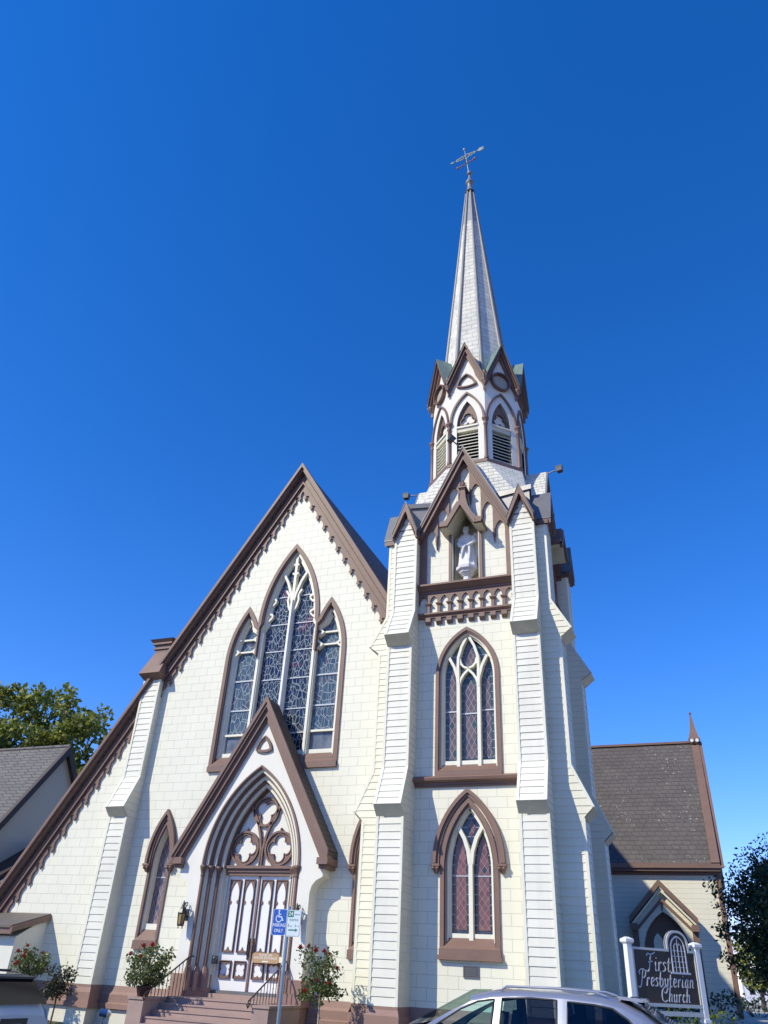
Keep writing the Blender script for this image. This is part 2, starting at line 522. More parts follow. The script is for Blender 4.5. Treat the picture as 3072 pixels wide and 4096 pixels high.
# ------------------------------------------------------------------ the church: nave
XN, YN = -12.75, 22.0
FN = frame(XN, YN)                       # u right, d towards the street, z up
church = thing('church', (XN, YN, 0.0), 'cream wooden Gothic church with brown trim, steep gable and tall corner spire', 'church')
SL = 1.6                                 # pitch of the nave roof
def slopez(z0, u): return z0 - SL * abs(u)

# three-light window outline (hole) --------------------------------
def three_light(dz=0.0, inset=0.0, zb=7.17):
    i = inset
    mid = arch(1.2 - i, zb + i, 12.3, 15.44 - 1.45 * i, 12)
    lw = 0.67 - i
    L = arch(lw, zb + i, 11.0, 13.02 - 1.35 * i, 10, -1.67)
    xm = -(1.2 - i)
    # left lancet until it meets the middle light
    Lp = [p for p in L[:len(L) // 2 + 1]]
    R_ = L[len(L) // 2:]
    notch = None
    for a, b in zip(R_[:-1], R_[1:]):
        if a[0] < xm <= b[0]:
            t = (xm - a[0]) / (b[0] - a[0])
            notch = (xm, a[1] + t * (b[1] - a[1]))
            break
        Lp.append(b) if b[0] < xm else None
    left = Lp + [notch] + [p for p in mid[1:len(mid) // 2 + 1] if p[1] > notch[1]]
    right = [(-a, b) for a, b in reversed(left[:-1])]
    return left + right
WIN3 = three_light()
def lancet_path(w, zb, zs, za, x0): return arch(w, zb, zs, za, 10, x0)
LANC = [lancet_path(0.40, 2.0, 4.3, 5.65, x) for x in (-3.58, 3.58)]
DOOR_HOLE = arch(1.72, 0.9, 4.2, 7.2, 14)

m = MB()
wall_poly = [(-10.4, 0.42), (6.4, 0.42), (6.4, slopez(18.62, 6.4)), (0, 18.62), (-10.4, slopez(18.62, 10.4))]
prism(m, FN, wall_poly, -0.35, 0.0, M_ASHLAR, [WIN3] + LANC + [DOOR_HOLE])
nave_wall = m.build('nave_wall', church)
m = MB()
box(m, FN, -10.45, 6.4, -0.35, 0.03, -0.3, 0.40, M_FOUND)
m.build('foundation', nave_wall)
def plinth_profile(d):                   # (d,z) outline of the brown base moulding
    return [(d - 0.3, 0.42), (d + 0.13, 0.42), (d + 0.13, 0.55), (d + 0.09, 0.58), (d + 0.09, 0.78), (d + 0.04, 0.85), (d, 1.0), (d - 0.3, 1.0)]
for u0, u1 in ((-10.45, -5.57), (-4.84, -2.1), (2.1, 6.4)):
    m = MB()
    prism_u(m, FN, plinth_profile(0.0), u0, u1, M_PLINTH)
    m.build('plinth', nave_wall)
# body behind the front
m = MB()
F0 = W0
box(m, F0, -23.15, -5.2, 22.36, 45.0, -0.3, 3.0, M_CLAPSIDE)
m.build('nave_side_wall', church)
m = MB()
for s in (-1, 1):
    a, b = slopez(18.9, 0), slopez(18.9, 10.55)
    poly = [(0, a), (s * 10.55, b), (s * 10.55, b - 0.30), (0, a - 0.30)]
    if s > 0:                                   # the tower stands in the right slope: start behind it for the outer part
        c = slopez(18.9, 4.0)
        prism(m, FN, [(0, a), (4.0, c), (4.0, c - 0.30), (0, a - 0.30)], -23.0, 0.20, M_ROOF)
        prism(m, FN, [(4.02, c - 0.03), (7.6, slopez(18.9, 7.6)), (7.6, slopez(18.9, 7.6) - 0.30), (4.02, c - 0.33)], -23.0, -4.3, M_ROOF)
    else:
        prism(m, FN, poly, -23.0, 0.20, M_ROOF)
m.build('nave_roof', church)

# rakes: crown, soffit board and scalloped bargeboard on both slopes
CS = math.cos(math.atan(SL)); SN = math.sin(math.atan(SL))
def rake_pt(s, sgn, t, apex=19.0):
    """s along the rake from the apex, t square to it (down)"""
    u = s * CS * sgn - t * SN * sgn
    return (u, apex - s * SN - t * CS)
def barge_edge(sgn, s0, s1, t0, per=0.60):
    """lower edge of the bargeboard: round bites between pointed drops"""
    pts = []
    n = int((s1 - s0) / per)
    def down(s, t, du, dz):              # a step in (along the wall, up) from a rake point
        u, z = rake_pt(s, sgn, t)
        pts.append((u + du * sgn, z + dz))
    for k in range(n):
        b = s0 + k * per
        pts.append(rake_pt(b, sgn, t0))
        pts.append(rake_pt(b + 0.07, sgn, t0 + 0.02))
        for du, dz in ((-0.045, -0.02), (-0.045, -0.10), (-0.085, -0.135), (-0.04, -0.165), (-0.006, -0.27), (0.035, -0.18), (0.075, -0.155), (0.04, -0.115), (0.045, -0.02)):
            down(b + 0.13, t0, du, dz)
        for ds, dt in ((0.22, -0.02), (0.24, -0.07), (0.29, -0.095), (0.35, -0.075), (0.375, -0.02), (0.45, 0.02), (0.55, 0.0)):
            pts.append(rake_pt(b + ds, sgn, t0 + dt))
    pts.append(rake_pt(s0 + n * per, sgn, t0))
    return pts
for sgn, name in ((-1, 'rake'), (1, 'rake')):
    smax = 19.6 if sgn < 0 else 8.5
    m = MB()
    def strip(t0, t1, d0, d1, mat):
        e0 = t0 * SN / CS; e1 = t1 * SN / CS           # both slopes meet on the ridge line
        q = [rake_pt(-e0 * -1, sgn, t0), rake_pt(smax, sgn, t0), rake_pt(smax, sgn, t1), rake_pt(e1, sgn, t1)]
        prism(m, FN, q, d0, d1, mat)
    strip(0.0, 0.10, 0.02, 0.42, M_BROWN)
    strip(0.10, 0.17, 0.02, 0.33, M_BROWN)
    strip(0.17, 0.42, 0.02, 0.12, M_BROWN)
    strip(0.40, 0.45, 0.122, 0.17, M_BROWN)
    rk = m.build(name, church)
    m = MB()
    t0, t1 = 0.45, 0.62
    up = [rake_pt(t0 * SN / CS, sgn, t0), rake_pt(smax, sgn, t0)]
    lo = barge_edge(sgn, t1 * SN / CS + 0.1, smax, t1)
    poly = up + lo[::-1] + [rake_pt(t1 * SN / CS, sgn, t1)]
    prism(m, FN, poly, 0.03, 0.085, M_BROWN)
    m.build('bargeboard', rk)

# ---- clapboarded buttresses --------------------------------------------------
def prof_d(prof, z):
    for (d0, z0), (d1, z1) in zip(prof[:-1], prof[1:]):
        if z0 <= z <= z1 and z1 > z0:
            return d0 + (d1 - d0) * (z - z0) / (z1 - z0)
    return prof[-1][0]
def clap(m, F, u0, u1, prof, h, mat, lip=0.024):
    """overlapping boards up a (d,z) profile whose z only grows"""
    z0, z1 = prof[0][1], prof[-1][1]
    zz = [z0]
    brk = [p[1] for p in prof[1:]]
    for b in brk:
        n = max(1, round((b - zz[-1]) / h))
        a = zz[-1]
        zz += [a + (b - a) * (i + 1) / n for i in range(n)]
    for a, b in zip(zz[:-1], zz[1:]):
        da, db = prof_d(prof, a + 1e-4), prof_d(prof, b - 1e-4)
        l = lip * random.uniform(0.85, 1.15)
        vs = [F(u0, da + l, a), F(u1, da + l, a), F(u1, db + 0.004, b), F(u0, db + 0.004, b), F(u0, da, a), F(u1, da, a)]
        m.add(vs, [(0, 1, 2, 3), (4, 5, 1, 0), (0, 3, 4), (1, 5, 2)], mat)
def buttress(F, uc, hw, back, stages, plinth=True, h=0.195, side=M_CLAPSIDE, name='buttress', parent=None, trim=0.055, basez=-0.3):
    """stages: bottom to top list of rising (d,z) profiles; the gap between two of them is the slanted underside of a lip"""
    m = MB()
    out = [(back, stages[0][0][1])]
    for st in stages: out += st
    out.append((back, stages[-1][-1][1]))
    prism_u(m, F, out, uc - hw, uc + hw, side)
    full = [p for st in stages for p in st]          # boards on the two cheeks
    z, zt = full[0][1], full[-1][1]
    while z < zt - 0.02:
        z2 = min(z + h, zt)
        cuts = [z] + [p[1] for p in full if z + 0.01 < p[1] < z2 - 0.01] + [z2]
        for za, zb in zip(cuts[:-1], cuts[1:]):
            da, db = prof_d(full, za + 1e-4) - 0.004, prof_d(full, zb - 1e-4) - 0.004
            la, lb = 0.016 * (z2 - za) / h + 0.002, 0.016 * (z2 - zb) / h + 0.002
            for s in (-1, 1):
                e = uc + s * hw
                m.add([F(e + s * la, back, za), F(e + s * la, da, za), F(e + s * lb, db, zb), F(e + s * lb, back, zb), F(e, back, za), F(e, da, za)], [(0, 1, 2, 3), (4, 5, 1, 0)] if za == z else [(0, 1, 2, 3)], side)
        z = z2
    for a, b in zip(stages[:-1], stages[1:]):        # undersides in the shaded cream
        (da, za), (db, zb) = a[-1], b[0]
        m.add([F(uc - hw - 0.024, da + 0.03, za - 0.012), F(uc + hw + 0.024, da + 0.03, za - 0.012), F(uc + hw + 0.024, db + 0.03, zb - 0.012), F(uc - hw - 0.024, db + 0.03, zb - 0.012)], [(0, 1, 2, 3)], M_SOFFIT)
    for st in stages:
        clap(m, F, uc - hw + trim, uc + hw - trim, st, h, M_CLAP)
        for e in (uc - hw - 0.022, uc + hw - trim):   # corner boards
            poly = [(d + 0.034, z) for d, z in st] + [(d - 0.05, z) for d, z in reversed(st)]
            prism_u(m, F, poly, e, e + trim + 0.022, M_CREAM)
    ob = m.build(name, parent)
    if plinth:
        d = stages[0][0][0]
        m = MB()
        for t, za, zb in ((0.10, 0.42, 0.56), (0.07, 0.56, 0.80), (0.02, 0.80, 1.0)):
            prism_z(m, F, [(uc - hw - t, back), (uc + hw + t, back), (uc + hw + t, d + t), (uc - hw - t, d + t)], za, zb + (0.004 if zb < 1 else 0), M_PLINTH)
        # sloped top of the moulding
        m.add([F(uc - hw - 0.07, d + 0.07, 0.805), F(uc + hw + 0.07, d + 0.07, 0.805), F(uc + hw + 0.024, d + 0.024, 0.93), F(uc - hw - 0.024, d + 0.024, 0.93)], [(0, 1, 2, 3)], M_PLINTH)
        m.build('plinth', ob)
        m = MB()
        box(m, F, uc - hw - 0.02, uc + hw + 0.02, back, d + 0.02, basez, 0.42, M_FOUND)
        m.build('foundation', ob)
    return ob
nb = buttress(FN, -5.205, 0.345, -0.1, [[(0.52, 1.0), (0.52, 5.70)], [(0.80, 5.96), (0.27, 7.02), (0.27, 10.44)]], parent=church, h=0.205)
m = MB()                                  # its brown weathered cap
def frustum(m, F, a, b, mat):
    u0, u1, d0, d1, z = a
    U0, U1, D0, D1, Z = b
    vs = [F(u0, d0, z), F(u1, d0, z), F(u1, d1, z), F(u0, d1, z), F(U0, D0, Z), F(U1, D0, Z), F(U1, D1, Z), F(U0, D1, Z)]
    m.add(vs, [(3, 2, 1, 0), (4, 5, 6, 7), (0, 1, 5, 4), (1, 2, 6, 5), (2, 3, 7, 6), (3, 0, 4, 7)], mat)
frustum(m, FN, (-5.57, -4.84, -0.5, 0.30, 10.44), (-5.66, -4.76, -0.5, 0.58, 10.62), M_BROWN)
frustum(m, FN, (-5.66, -4.76, -0.6, 0.58, 10.623), (-5.53, -4.86, -0.75, 0.10, 11.55), M_BROWN)
box(m, FN, -5.53, -4.86, -0.75, 0.10, 11.55, 11.70, M_BROWN)
box(m, FN, -5.58, -4.81, -0.80, 0.15, 11.70, 11.78, M_BROWN)
box(m, FN, -5.54, -4.85, -0.76, 0.11, 11.78, 11.88, M_BROWN)
box(m, FN, -5.62, -4.77, -0.84, 0.19, 11.88, 11.95, M_BROWN)
frustum(m, FN, (-5.62, -4.77, -0.84, 0.19, 11.95), (-5.72, -4.67, -0.94, 0.29, 12.06), M_BROWN)
m.build('cap', nb)

def clip_z(poly, z, above):
    return [(b, a) for a, b in clip_x([(b, a) for a, b in poly], z, not above)]
# ---- the three-light window ---------------------------------------------------
def extrude_hole(m, F, path, d0, d1, mat):           # the reveal of an opening
    vs = [F(a, d0, b) for a, b in path] + [F(a, d1, b) for a, b in path]
    n = len(path)
    m.add(vs, [(i, (i + 1) % n, n + (i + 1) % n, n + i) for i in range(n)], mat)
m = MB()
p3 = WIN3
band(m, FN, p3, 0.02, -0.11, -0.10, 0.055, M_BROWN)
band(m, FN, p3, -0.105, -0.145, -0.15, 0.02, M_BROWN)
win = m.build('window', church)
m = MB()
box(m, FN, -2.36, 2.36, -0.1, 0.10, 7.12, 7.30, M_BROWN)
m.add([FN(-2.32, 0.10, 7.303), FN(2.32, 0.10, 7.303), FN(2.2, -0.14, 7.62), FN(-2.2, -0.14, 7.62)], [(0, 1, 2, 3)], M_BROWN)
box(m, FN, -2.25, 2.25, -0.1, 0.02, 7.40, 7.44, M_BROWN)
m.build('sill', win)
m = MB()
band(m, FN, p3, -0.14, -0.235, -0.33, -0.10, M_MULL)
band(m, FN, p3, -0.23, -0.32, -0.33, -0.22, M_MULL)
box(m, FN, -2.1, 2.1, -0.33, -0.19, 7.58, 7.76, M_MULL)
for sx in (-1, 1):                         # between the lights
    box(m, FN, sx * 1.09 - 0.075, sx * 1.09 + 0.075, -0.33, -0.10, 7.6, 12.0, M_MULL)
    box(m, FN, sx * 1.09 - 0.035, sx * 1.09 + 0.035, -0.12, -0.06, 7.55, 12.4, M_MULL)
    # brown outer edge of the middle light down between the heads
    box(m, FN, sx * 1.17 - 0.03, sx * 1.17 + 0.03, -0.12, 0.05, 11.1, 12.5, M_BROWN)
box(m, FN, -0.075, 0.075, -0.33, -0.11, 7.6, 13.0, M_WHITE)
box(m, FN, -0.035, 0.035, -0.12, -0.05, 7.5, 13.2, M_WHITE)
# branching head of the middle light
BC = [0]
def branch(pts, w, d0=-0.33, d1=-0.12):
    BC[0] += 1
    band(m, FN, pts, w, -w, d0 - 0.0005 * BC[0], d1 + 0.0011 * BC[0], M_MULL)
for sx in (-1, 1):
    branch([(sx * 0.0, 13.0), (sx * 0.10, 13.45), (sx * 0.28, 13.95), (sx * 0.55, 14.42), (sx * 0.62, 14.5)], 0.045)
    branch([(sx * 0.05, 12.75), (sx * 0.16, 12.95), (sx * 0.22, 13.2), (sx * 0.19, 13.42), (sx * 0.32, 13.62)], 0.035, -0.33, -0.16)
    for za, zb in ((13.35, 13.0), (12.75, 12.4)):     # cusps at the jamb
        xo = sx * (0.93 if za < 13 else 0.86)
        branch([(xo, za), (xo - sx * 0.13, za - 0.04), (xo - sx * 0.17, za - 0.12)], 0.035, -0.33, -0.15)
        branch([(xo, za - 0.3), (xo - sx * 0.11, za - 0.2), (xo - sx * 0.17, za - 0.12)], 0.03, -0.33, -0.16)
branch([(0, 13.0), (0, 14.0), (0, 15.0)], 0.05)
branch([(-0.12, 14.3), (0, 14.22), (0.12, 14.3)], 0.035)
branch([(-0.10, 14.62), (0, 14.72), (0.10, 14.62)], 0.03)
for x0 in (-1.67, 1.67):                   # cusped heads of the side lights
    for za in (11.82, 11.36):
        for sx in (-1, 1):
            xo = x0 + sx * 0.46
            branch([(xo, za + 0.13), (xo - sx * 0.12, za + 0.02), (xo - sx * 0.17, za - 0.02), (xo - sx * 0.10, za - 0.08), (xo, za - 0.16)], 0.035, -0.33, -0.13)
        box(m, FN, x0 - 0.5, x0 + 0.5, -0.30, -0.20, za - 0.03, za + 0.03, M_MULL)
    box(m, FN, x0 - 0.5, x0 + 0.5, -0.30, -0.19, 8.33, 8.40, M_MULL)
m.build('tracery', win)
zb_ = 8.36
midp = clip_x(clip_x(arch(1.02, 7.4, 12.3, 15.12, 12), 1.02, True), -1.02, False)
m = MB(); prism(m, FN, midp, -0.32, -0.285, M_SG_MID); m.build('glass', win)
for keep, x in ((True, -1.09), (False, 1.09)):
    sp_ = clip_x(arch(0.60, 7.4, 11.0, 12.78, 10, -1.67 if keep else 1.67), x, keep)
    m = MB(); prism(m, FN, clip_z(sp_, zb_, True), -0.32, -0.285, M_SG_SIDE); m.build('glass', win)
    m = MB(); prism(m, FN, clip_z(sp_, zb_ - 0.01, False), -0.32, -0.285, M_PANE); m.build('glass', win)
M_BAR = plain('glazing_bar', (0.50, 0.53, 0.58), 0.5, 0.1)
for z in (13.41, 12.32, 11.29, 10.26, 9.18, 8.36):
    for a, b in ((-0.93, -0.07), (0.07, 0.93)):
        m = MB(); box(m, FN, a, b, -0.29, -0.255, z - 0.018, z + 0.018, M_BAR); m.build('saddle_bar', win)
for x0 in (-1.67, 1.67):
    for z in (10.29, 9.23):
        m = MB(); box(m, FN, x0 - 0.5, x0 + 0.5, -0.29, -0.25, z - 0.025, z + 0.025, M_BAR); m.build('saddle_bar', win)

# ---- side lancets with hood moulds ------------------------------------------------
def hood_mould(m, F, w, zs, za, x0, zend, d=0.0, wid=0.16, n=10):
    p = arch(w, zend, zs, za, n, x0)
    band(m, F, p, 0.0, -wid * 0.55, d, d + 0.15, M_BROWN)
    band(m, F, p, -wid * 0.5, -wid, d, d + 0.09, M_BROWN)
    for e in (p[0][0], p[-1][0]):           # carved stops
        x = e + (wid * 0.5 if e < x0 else -wid * 0.5)
        frustum(m, F, (x - 0.03, x + 0.03, d, d + 0.09, zend - 0.26), (x - 0.10, x + 0.10, d, d + 0.17, zend - 0.08), M_BROWN)
        box(m, F, x - 0.12, x + 0.12, d, d + 0.18, zend - 0.08, zend - 0.02, M_BROWN)
        for t in (-0.06, 0.06):
            ball(m, (x + t, d + 0.14, zend - 0.13), 0.05, M_BROWN, 6, 4, F)
for i, x0 in enumerate((-3.58, 3.58)):
    p = LANC[i]
    m = MB()
    band(m, FN, p, 0.01, -0.075, -0.06, 0.05, M_BROWN)
    w = m.build('window', church)
    m = MB(); hood_mould(m, FN, 0.52, 4.45, 5.97, x0, 4.35); m.build('hood_mould', w)
    m = MB()
    box(m, FN, x0 - 0.43, x0 + 0.43, -0.1, 0.10, 1.97, 2.20, M_BROWN)
    m.add([FN(x0 - 0.40, 0.10, 2.202), FN(x0 + 0.40, 0.10, 2.202), FN(x0 + 0.34, -0.12, 2.5), FN(x0 - 0.34, -0.12, 2.5)], [(0, 1, 2, 3)], M_BROWN)
    m.build('sill', w)
    m = MB()
    band(m, FN, p, -0.07, -0.125, -0.33, -0.04, M_MULL)
    box(m, FN, x0 - 0.33, x0 + 0.33, -0.33, -0.12, 2.45, 2.66, M_MULL)
    m.build('frame', w)
    m = MB()
    g = arch(0.30, 2.5, 4.3, 5.46, 10, x0)
    prism(m, FN, g, -0.32, -0.28, M_LAT_SM)
    box(m, FN, x0 - 0.3, x0 + 0.3, -0.28, -0.25, 3.95, 3.985, M_BAR)
    m.build('glass', w)

# ---- porch ------------------------------------------------------------------------
PD = 0.5                                    # stands this far in front of the nave wall
arch0 = arch(1.656, 0.98, 4.2, 7.14, 16)
m = MB()
pw = [(2.05, -0.2), (2.05, 3.55), (2.10, 3.72), (2.22, 3.86), (2.36, 3.93), (2.42, 3.96), (2.42, 4.35), (0, 8.75), (-2.42, 4.35), (-2.42, 3.96), (-2.36, 3.93), (-2.22, 3.86), (-2.10, 3.72), (-2.05, 3.55), (-2.05, -0.2), (-1.656, -0.2)] + arch0 + [(1.656, -0.2)]
hole = [p for p in arch0]
M_SMOOTH = paint('cream_smooth', (0.80, 0.765, 0.67), 'boards', rh=500.0, mort=0.0, grime=0.05)
M_PORCHSIDE = paint('cream_porch_side', (0.74, 0.70, 0.55), 'boards', rh=500.0, mort=0.0, grime=0.12)
prism(m, FN, pw, -0.02, PD, M_SMOOTH)
porch = m.build('porch', church)
PS = 1.77
def prake(s0u, z): return z
m = MB()                                     # roof slab and its brown verge
ap, fu = 9.28, 2.62
fz = ap - PS * fu
for s in (-1, 1):
    prism(m, FN, [(0, ap), (s * fu, fz), (s * fu, fz - 0.18), (0, ap - 0.21)], -0.03, 0.74, M_PROOF)
m.build('porch_roof', porch)
m = MB()
for s in (-1, 1):
    def q(t0, t1, d0, d1, mat, cut=0.0):
        k = math.hypot(1, PS)
        prism(m, FN, clip_z([(0, ap + 0.02 - t0 * k), (s * (fu + 0.03), fz - 0.03 - t0 * k), (s * (fu + 0.03), fz - 0.03 - t1 * k), (0, ap + 0.02 - t1 * k)], 4.30, True), d0, d1, mat)
    q(-0.015, 0.085, 0.72, 0.79, M_BROWN)
    q(0.085, 0.16, PD - 0.1, 0.745, M_BROWN)
    q(0.16, 0.30, PD + 0.005, 0.66, M_BROWN)
    q(0.30, 0.37, PD + 0.005, 0.585, M_BROWN)
    box(m, FN, min(s * 2.30, s * 2.64), max(s * 2.30, s * 2.64), 0.0, 0.735, 4.26, 4.44, M_BROWN)
    box(m, FN, min(s * 2.32, s * 2.58), max(s * 2.32, s * 2.58), 0.0, 0.62, 4.16, 4.26, M_BROWN)
m.build('verge', porch)
m = MB()                                      # curved triangle ornament
def curved_tri(cx, cz, w, h):
    a, b, c = (cx - w, cz), (cx + w, cz), (cx, cz + h)
    def bow(p, q, k, n=6):
        mx, mz = (p[0] + q[0]) / 2, (p[1] + q[1]) / 2
        nx, nz = -(q[1] - p[1]), q[0] - p[0]
        return [(p[0] + (q[0] - p[0]) * t + nx * k * 4 * t * (1 - t), p[1] + (q[1] - p[1]) * t + nz * k * 4 * t * (1 - t)) for t in [i / n for i in range(n)]]
    return bow(a, c, 0.12) + bow(c, b, 0.12) + bow(b, a, 0.12)
t = curved_tri(0, 7.60, 0.30, 0.48)
band(m, FN, t, 0.0, -0.045, PD, PD + 0.07, M_BROWN2, closed=True)
band(m, FN, t, -0.04, -0.10, PD, PD + 0.04, M_BROWN, closed=True)
m.build('ornament', porch)

# stepped arch with shafts
m = MB()
orders = [(1.656, 7.14, 0.52), (1.50, 6.96, 0.34), (1.335, 6.77, 0.16), (1.17, 6.60, -0.05)]
for i, (w, za, d) in enumerate(orders):
    p = arch(w, 4.2, 4.2, za, 16)
    band(m, FN, p, 0.01, -0.035, d - 0.2, d + 0.03, M_BROWN)
    band(m, FN, p, -0.032, -0.066, d - 0.2, d + 0.005, M_BROWN2 if i % 2 else M_BROWN)
    if i < 3:
        w2 = orders[i + 1][0]
        band(m, FN, p, -0.063, -(w - w2) + 0.005, d - 0.25, d - 0.085, M_CREAM)
    for s in (-1, 1):                          # jamb below the springing
        box(m, FN, min(s * w, s * (w - 0.10)), max(s * w, s * (w - 0.10)), d - 0.25, d - 0.07, 1.0, 4.2, M_CREAM)
        if i < 3:
            box(m, FN, min(s * (w - 0.085), s * (orders[i + 1][0] - 0.02)), max(s * (w - 0.085), s * (orders[i + 1][0] - 0.02)), d - 0.3, d - 0.12, 1.0, 4.2, M_CREAM)
arch_part = m.build('door_arch', church)
for s in (-1, 1):
    for i, (w, za, d) in enumerate(orders[:3]):
        m = MB()
        c = (s * (w - 0.055), d - 0.03)
        lathe(m, c, [(0.055, 1.62), (0.055, 3.98)], M_BROWN, 10, FN)
        lathe(m, c, [(0.055, 3.92), (0.075, 3.95), (0.06, 3.99), (0.07, 4.04), (0.10, 4.15), (0.115, 4.18), (0.115, 4.24), (0.09, 4.25)], M_BROWN2, 10, FN)
        lathe(m, c, [(0.125, 1.02), (0.125, 1.45), (0.075, 1.62)], M_PLINTH, 8, FN, False, PI / 8)
        m.build('shaft', arch_part)
for s in (-1, 1):
    m = MB()
    prism_z(m, FN, [(s * 2.07, -0.02), (s * 2.07, PD + 0.03), (s * 1.62, PD + 0.07), (s * 1.14, -0.02), (s * 1.14, -0.08)], 0.98, 1.42, M_PLINTH)
    prism_z(m, FN, [(s * 2.12, -0.02), (s * 2.12, PD + 0.08), (s * 1.60, PD + 0.13), (s * 1.10, 0.02), (s * 1.10, -0.08)], 0.80, 1.10, M_PLINTH)
    prism_z(m, FN, [(s * 2.08, -0.02), (s * 2.08, PD + 0.04), (s * 1.0, PD + 0.04), (s * 1.0, -0.02)], -0.3, 0.80, M_PLINTH)
    m.build('base', arch_part)

# tympanum, lintel, doors
DD = -0.16
m = MB()
tp = arch(1.15, 4.2, 4.2, 6.56, 16)
prism(m, FN, tp, DD - 0.1, DD, M_SMOOTH)
tym = m.build('tympanum', church)
m = MB()
def foil_ring(cx, cz, r, k, ro, rl, ph):
    prism(m, FN, ring(cx, cz, r, 28), DD, DD + 0.05, M_BROWN, [foil(cx, cz, k, ro, rl, ph)], back=False)
    band(m, FN, ring(cx, cz, r, 28), 0.0, -0.06, DD, DD + 0.10, M_BROWN, closed=True)
    f = foil(cx, cz, k, ro, rl, ph)
    band(m, FN, f, 0.028, 0.0, DD, DD + 0.075, M_BROWN, closed=True)
for s in (-1, 1): foil_ring(s * 0.60, 4.80, 0.50, 4, 0.215, 0.172, 90)
foil_ring(0.0, 5.86, 0.45, 3, 0.185, 0.192, -90)
for s in (-1, 1):                              # forked stem
    band(m, FN, [(s * 0.02, 4.3), (s * 0.03, 4.75), (s * 0.10, 5.15), (s * 0.26, 5.6), (s * 0.50, 6.02)], 0.035, -0.035, DD, DD + 0.10, M_BROWN)
    for x, z in ((s * 0.13, 5.30), (s * 1.04, 5.25), (s * 0.6, 5.34)):
        ball(m, (x, DD + 0.05, z), 0.05, M_BROWN, 6, 4, FN)
band(m, FN, arch(1.15, 4.2, 4.2, 6.56, 16), 0.0, -0.05, DD, DD + 0.08, M_BROWN)
m.build('tracery', tym)
m = MB()
box(m, FN, -1.17, 1.17, DD - 0.1, DD + 0.16, 4.22, 4.30, M_BROWN)
box(m, FN, -1.16, 1.16, DD - 0.1, DD + 0.10, 4.12, 4.22, M_BROWN2)
box(m, FN, -1.15, 1.15, DD - 0.1, DD + 0.06, 4.03, 4.12, M_BROWN)
m.build('lintel', tym)
M_DOORW = plain('door_white', (0.83, 0.815, 0.80), 0.22, 0.05, spec=0.6)
for s in (-1, 1):
    m = MB()
    box(m, FN, min(s * 0.012, s * 1.10), max(s * 0.012, s * 1.10), DD - 0.12, DD - 0.03, 1.06, 4.03, M_DOORW)
    door = m.build('door', church)
    m = MB()
    for pc in (0.30, 0.79):
        c = s * pc
        hw = 0.188
        # tall panel with a pointed, cusped head
        fr = [(c - hw, 2.00), (c - hw, 3.93), (c + hw, 3.93), (c + hw, 2.00)]
        a = arch(0.152, 2.05, 3.50, 3.89, 8, c)
        aa = a[:2] + [(c - 0.125, 3.2), (c - 0.09, 3.24), (c - 0.085, 3.32), (c - 0.13, 3.38)][:0] + a[2:]
        bl = [(c - 0.125, 2.08), (c + 0.125, 2.08)]
        prism(m, FN, fr, DD - 0.03, DD + 0.0, M_BROWN, [a + [(c + 0.05, 2.06), (c, 2.15), (c - 0.05, 2.06)]], back=False)
        band(m, FN, fr, 0.0, -0.025, DD - 0.03, DD + 0.025, M_BROWN2, closed=True)
        for t in (-1, 1):                       # cusps
            prism(m, FN, [(c + t * 0.152, 3.40), (c + t * 0.085, 3.33), (c + t * 0.11, 3.27), (c + t * 0.152, 3.25)], DD - 0.03, DD - 0.002, M_BROWN, back=False)
        sq = [(c - hw, 1.36), (c - hw, 1.80), (c + hw, 1.80), (c + hw, 1.36)]
        prism(m, FN, sq, DD - 0.03, DD + 0.0, M_BROWN, [foil(c, 1.58, 4, 0.102, 0.085, 45)], back=False)
        band(m, FN, sq, 0.0, -0.02, DD - 0.03, DD + 0.03, M_BROWN2, closed=True)
    m.build('panel', door)
    m = MB()
    box(m, FN, s * 0.085 - 0.028, s * 0.085 + 0.028, DD - 0.03, DD + 0.012, 1.84, 2.38, M_IRON)
    tube(m, [(s * 0.085, DD - 0.02, 1.92), (s * 0.085, DD + 0.07, 1.98), (s * 0.085, DD + 0.075, 2.24), (s * 0.085, DD - 0.02, 2.30)], 0.016, M_IRON, 6, FN)
    m.build('handle', door)
m = MB()
box(m, FN, -0.03, 0.03, DD - 0.03, DD + 0.01, 1.06, 4.02, M_BROWN)
m.build('astragal', church)
m = MB()
box(m, FN, -1.14, 1.14, DD - 0.2, DD + 0.06, 0.98, 1.055, M_GREY)
box(m, FN, -1.13, 1.13, DD - 0.2, DD + 0.22, 0.5, 0.978, M_STEP)
m.build('threshold', church)
# ------------------------------------------------------------------ the church: tower
XT, YT = -5.97, 23.65
HT = 2.25
def tf(k): return frame(XT, YT, k * PI / 2)
FT = tf(0)
low_h = arch(0.79, 2.15, 4.2, 5.97, 12)
up_h = arch(0.98, 6.62, 9.55, 11.08, 12)
niche_h = [(-0.46, 12.65), (-0.46, 14.47), (0, 15.22), (0.46, 14.47), (0.46, 12.65)]
m = MB()
for k in range(4):
    F = tf(k)
    wp = [(-HT, 0.42), (HT, 0.42), (HT, 14.6), (1.62, 14.6), (0, 17.75), (-1.62, 14.6), (-HT, 14.6)]
    prism(m, F, wp, HT - 0.32, HT, M_ASHLAR, [low_h, up_h, niche_h] if k < 2 else [], back=False)
    if k < 2:
        for hp in (low_h, up_h, niche_h):
            extrude_hole(m, F, hp, HT - 0.32, HT, M_CREAM)
tower_wall = m.build('tower_wall', church)
m = MB()
for k in range(4):
    F = tf(k)
    prism_u(m, F, [(d + HT, z) for d, z in plinth_profile(0.0)], -1.605, 1.605, M_PLINTH)
    box(m, F, -1.605, 1.605, HT - 0.3, HT + 0.03, -0.3, 0.42, M_FOUND)
m.build('plinth', tower_wall)

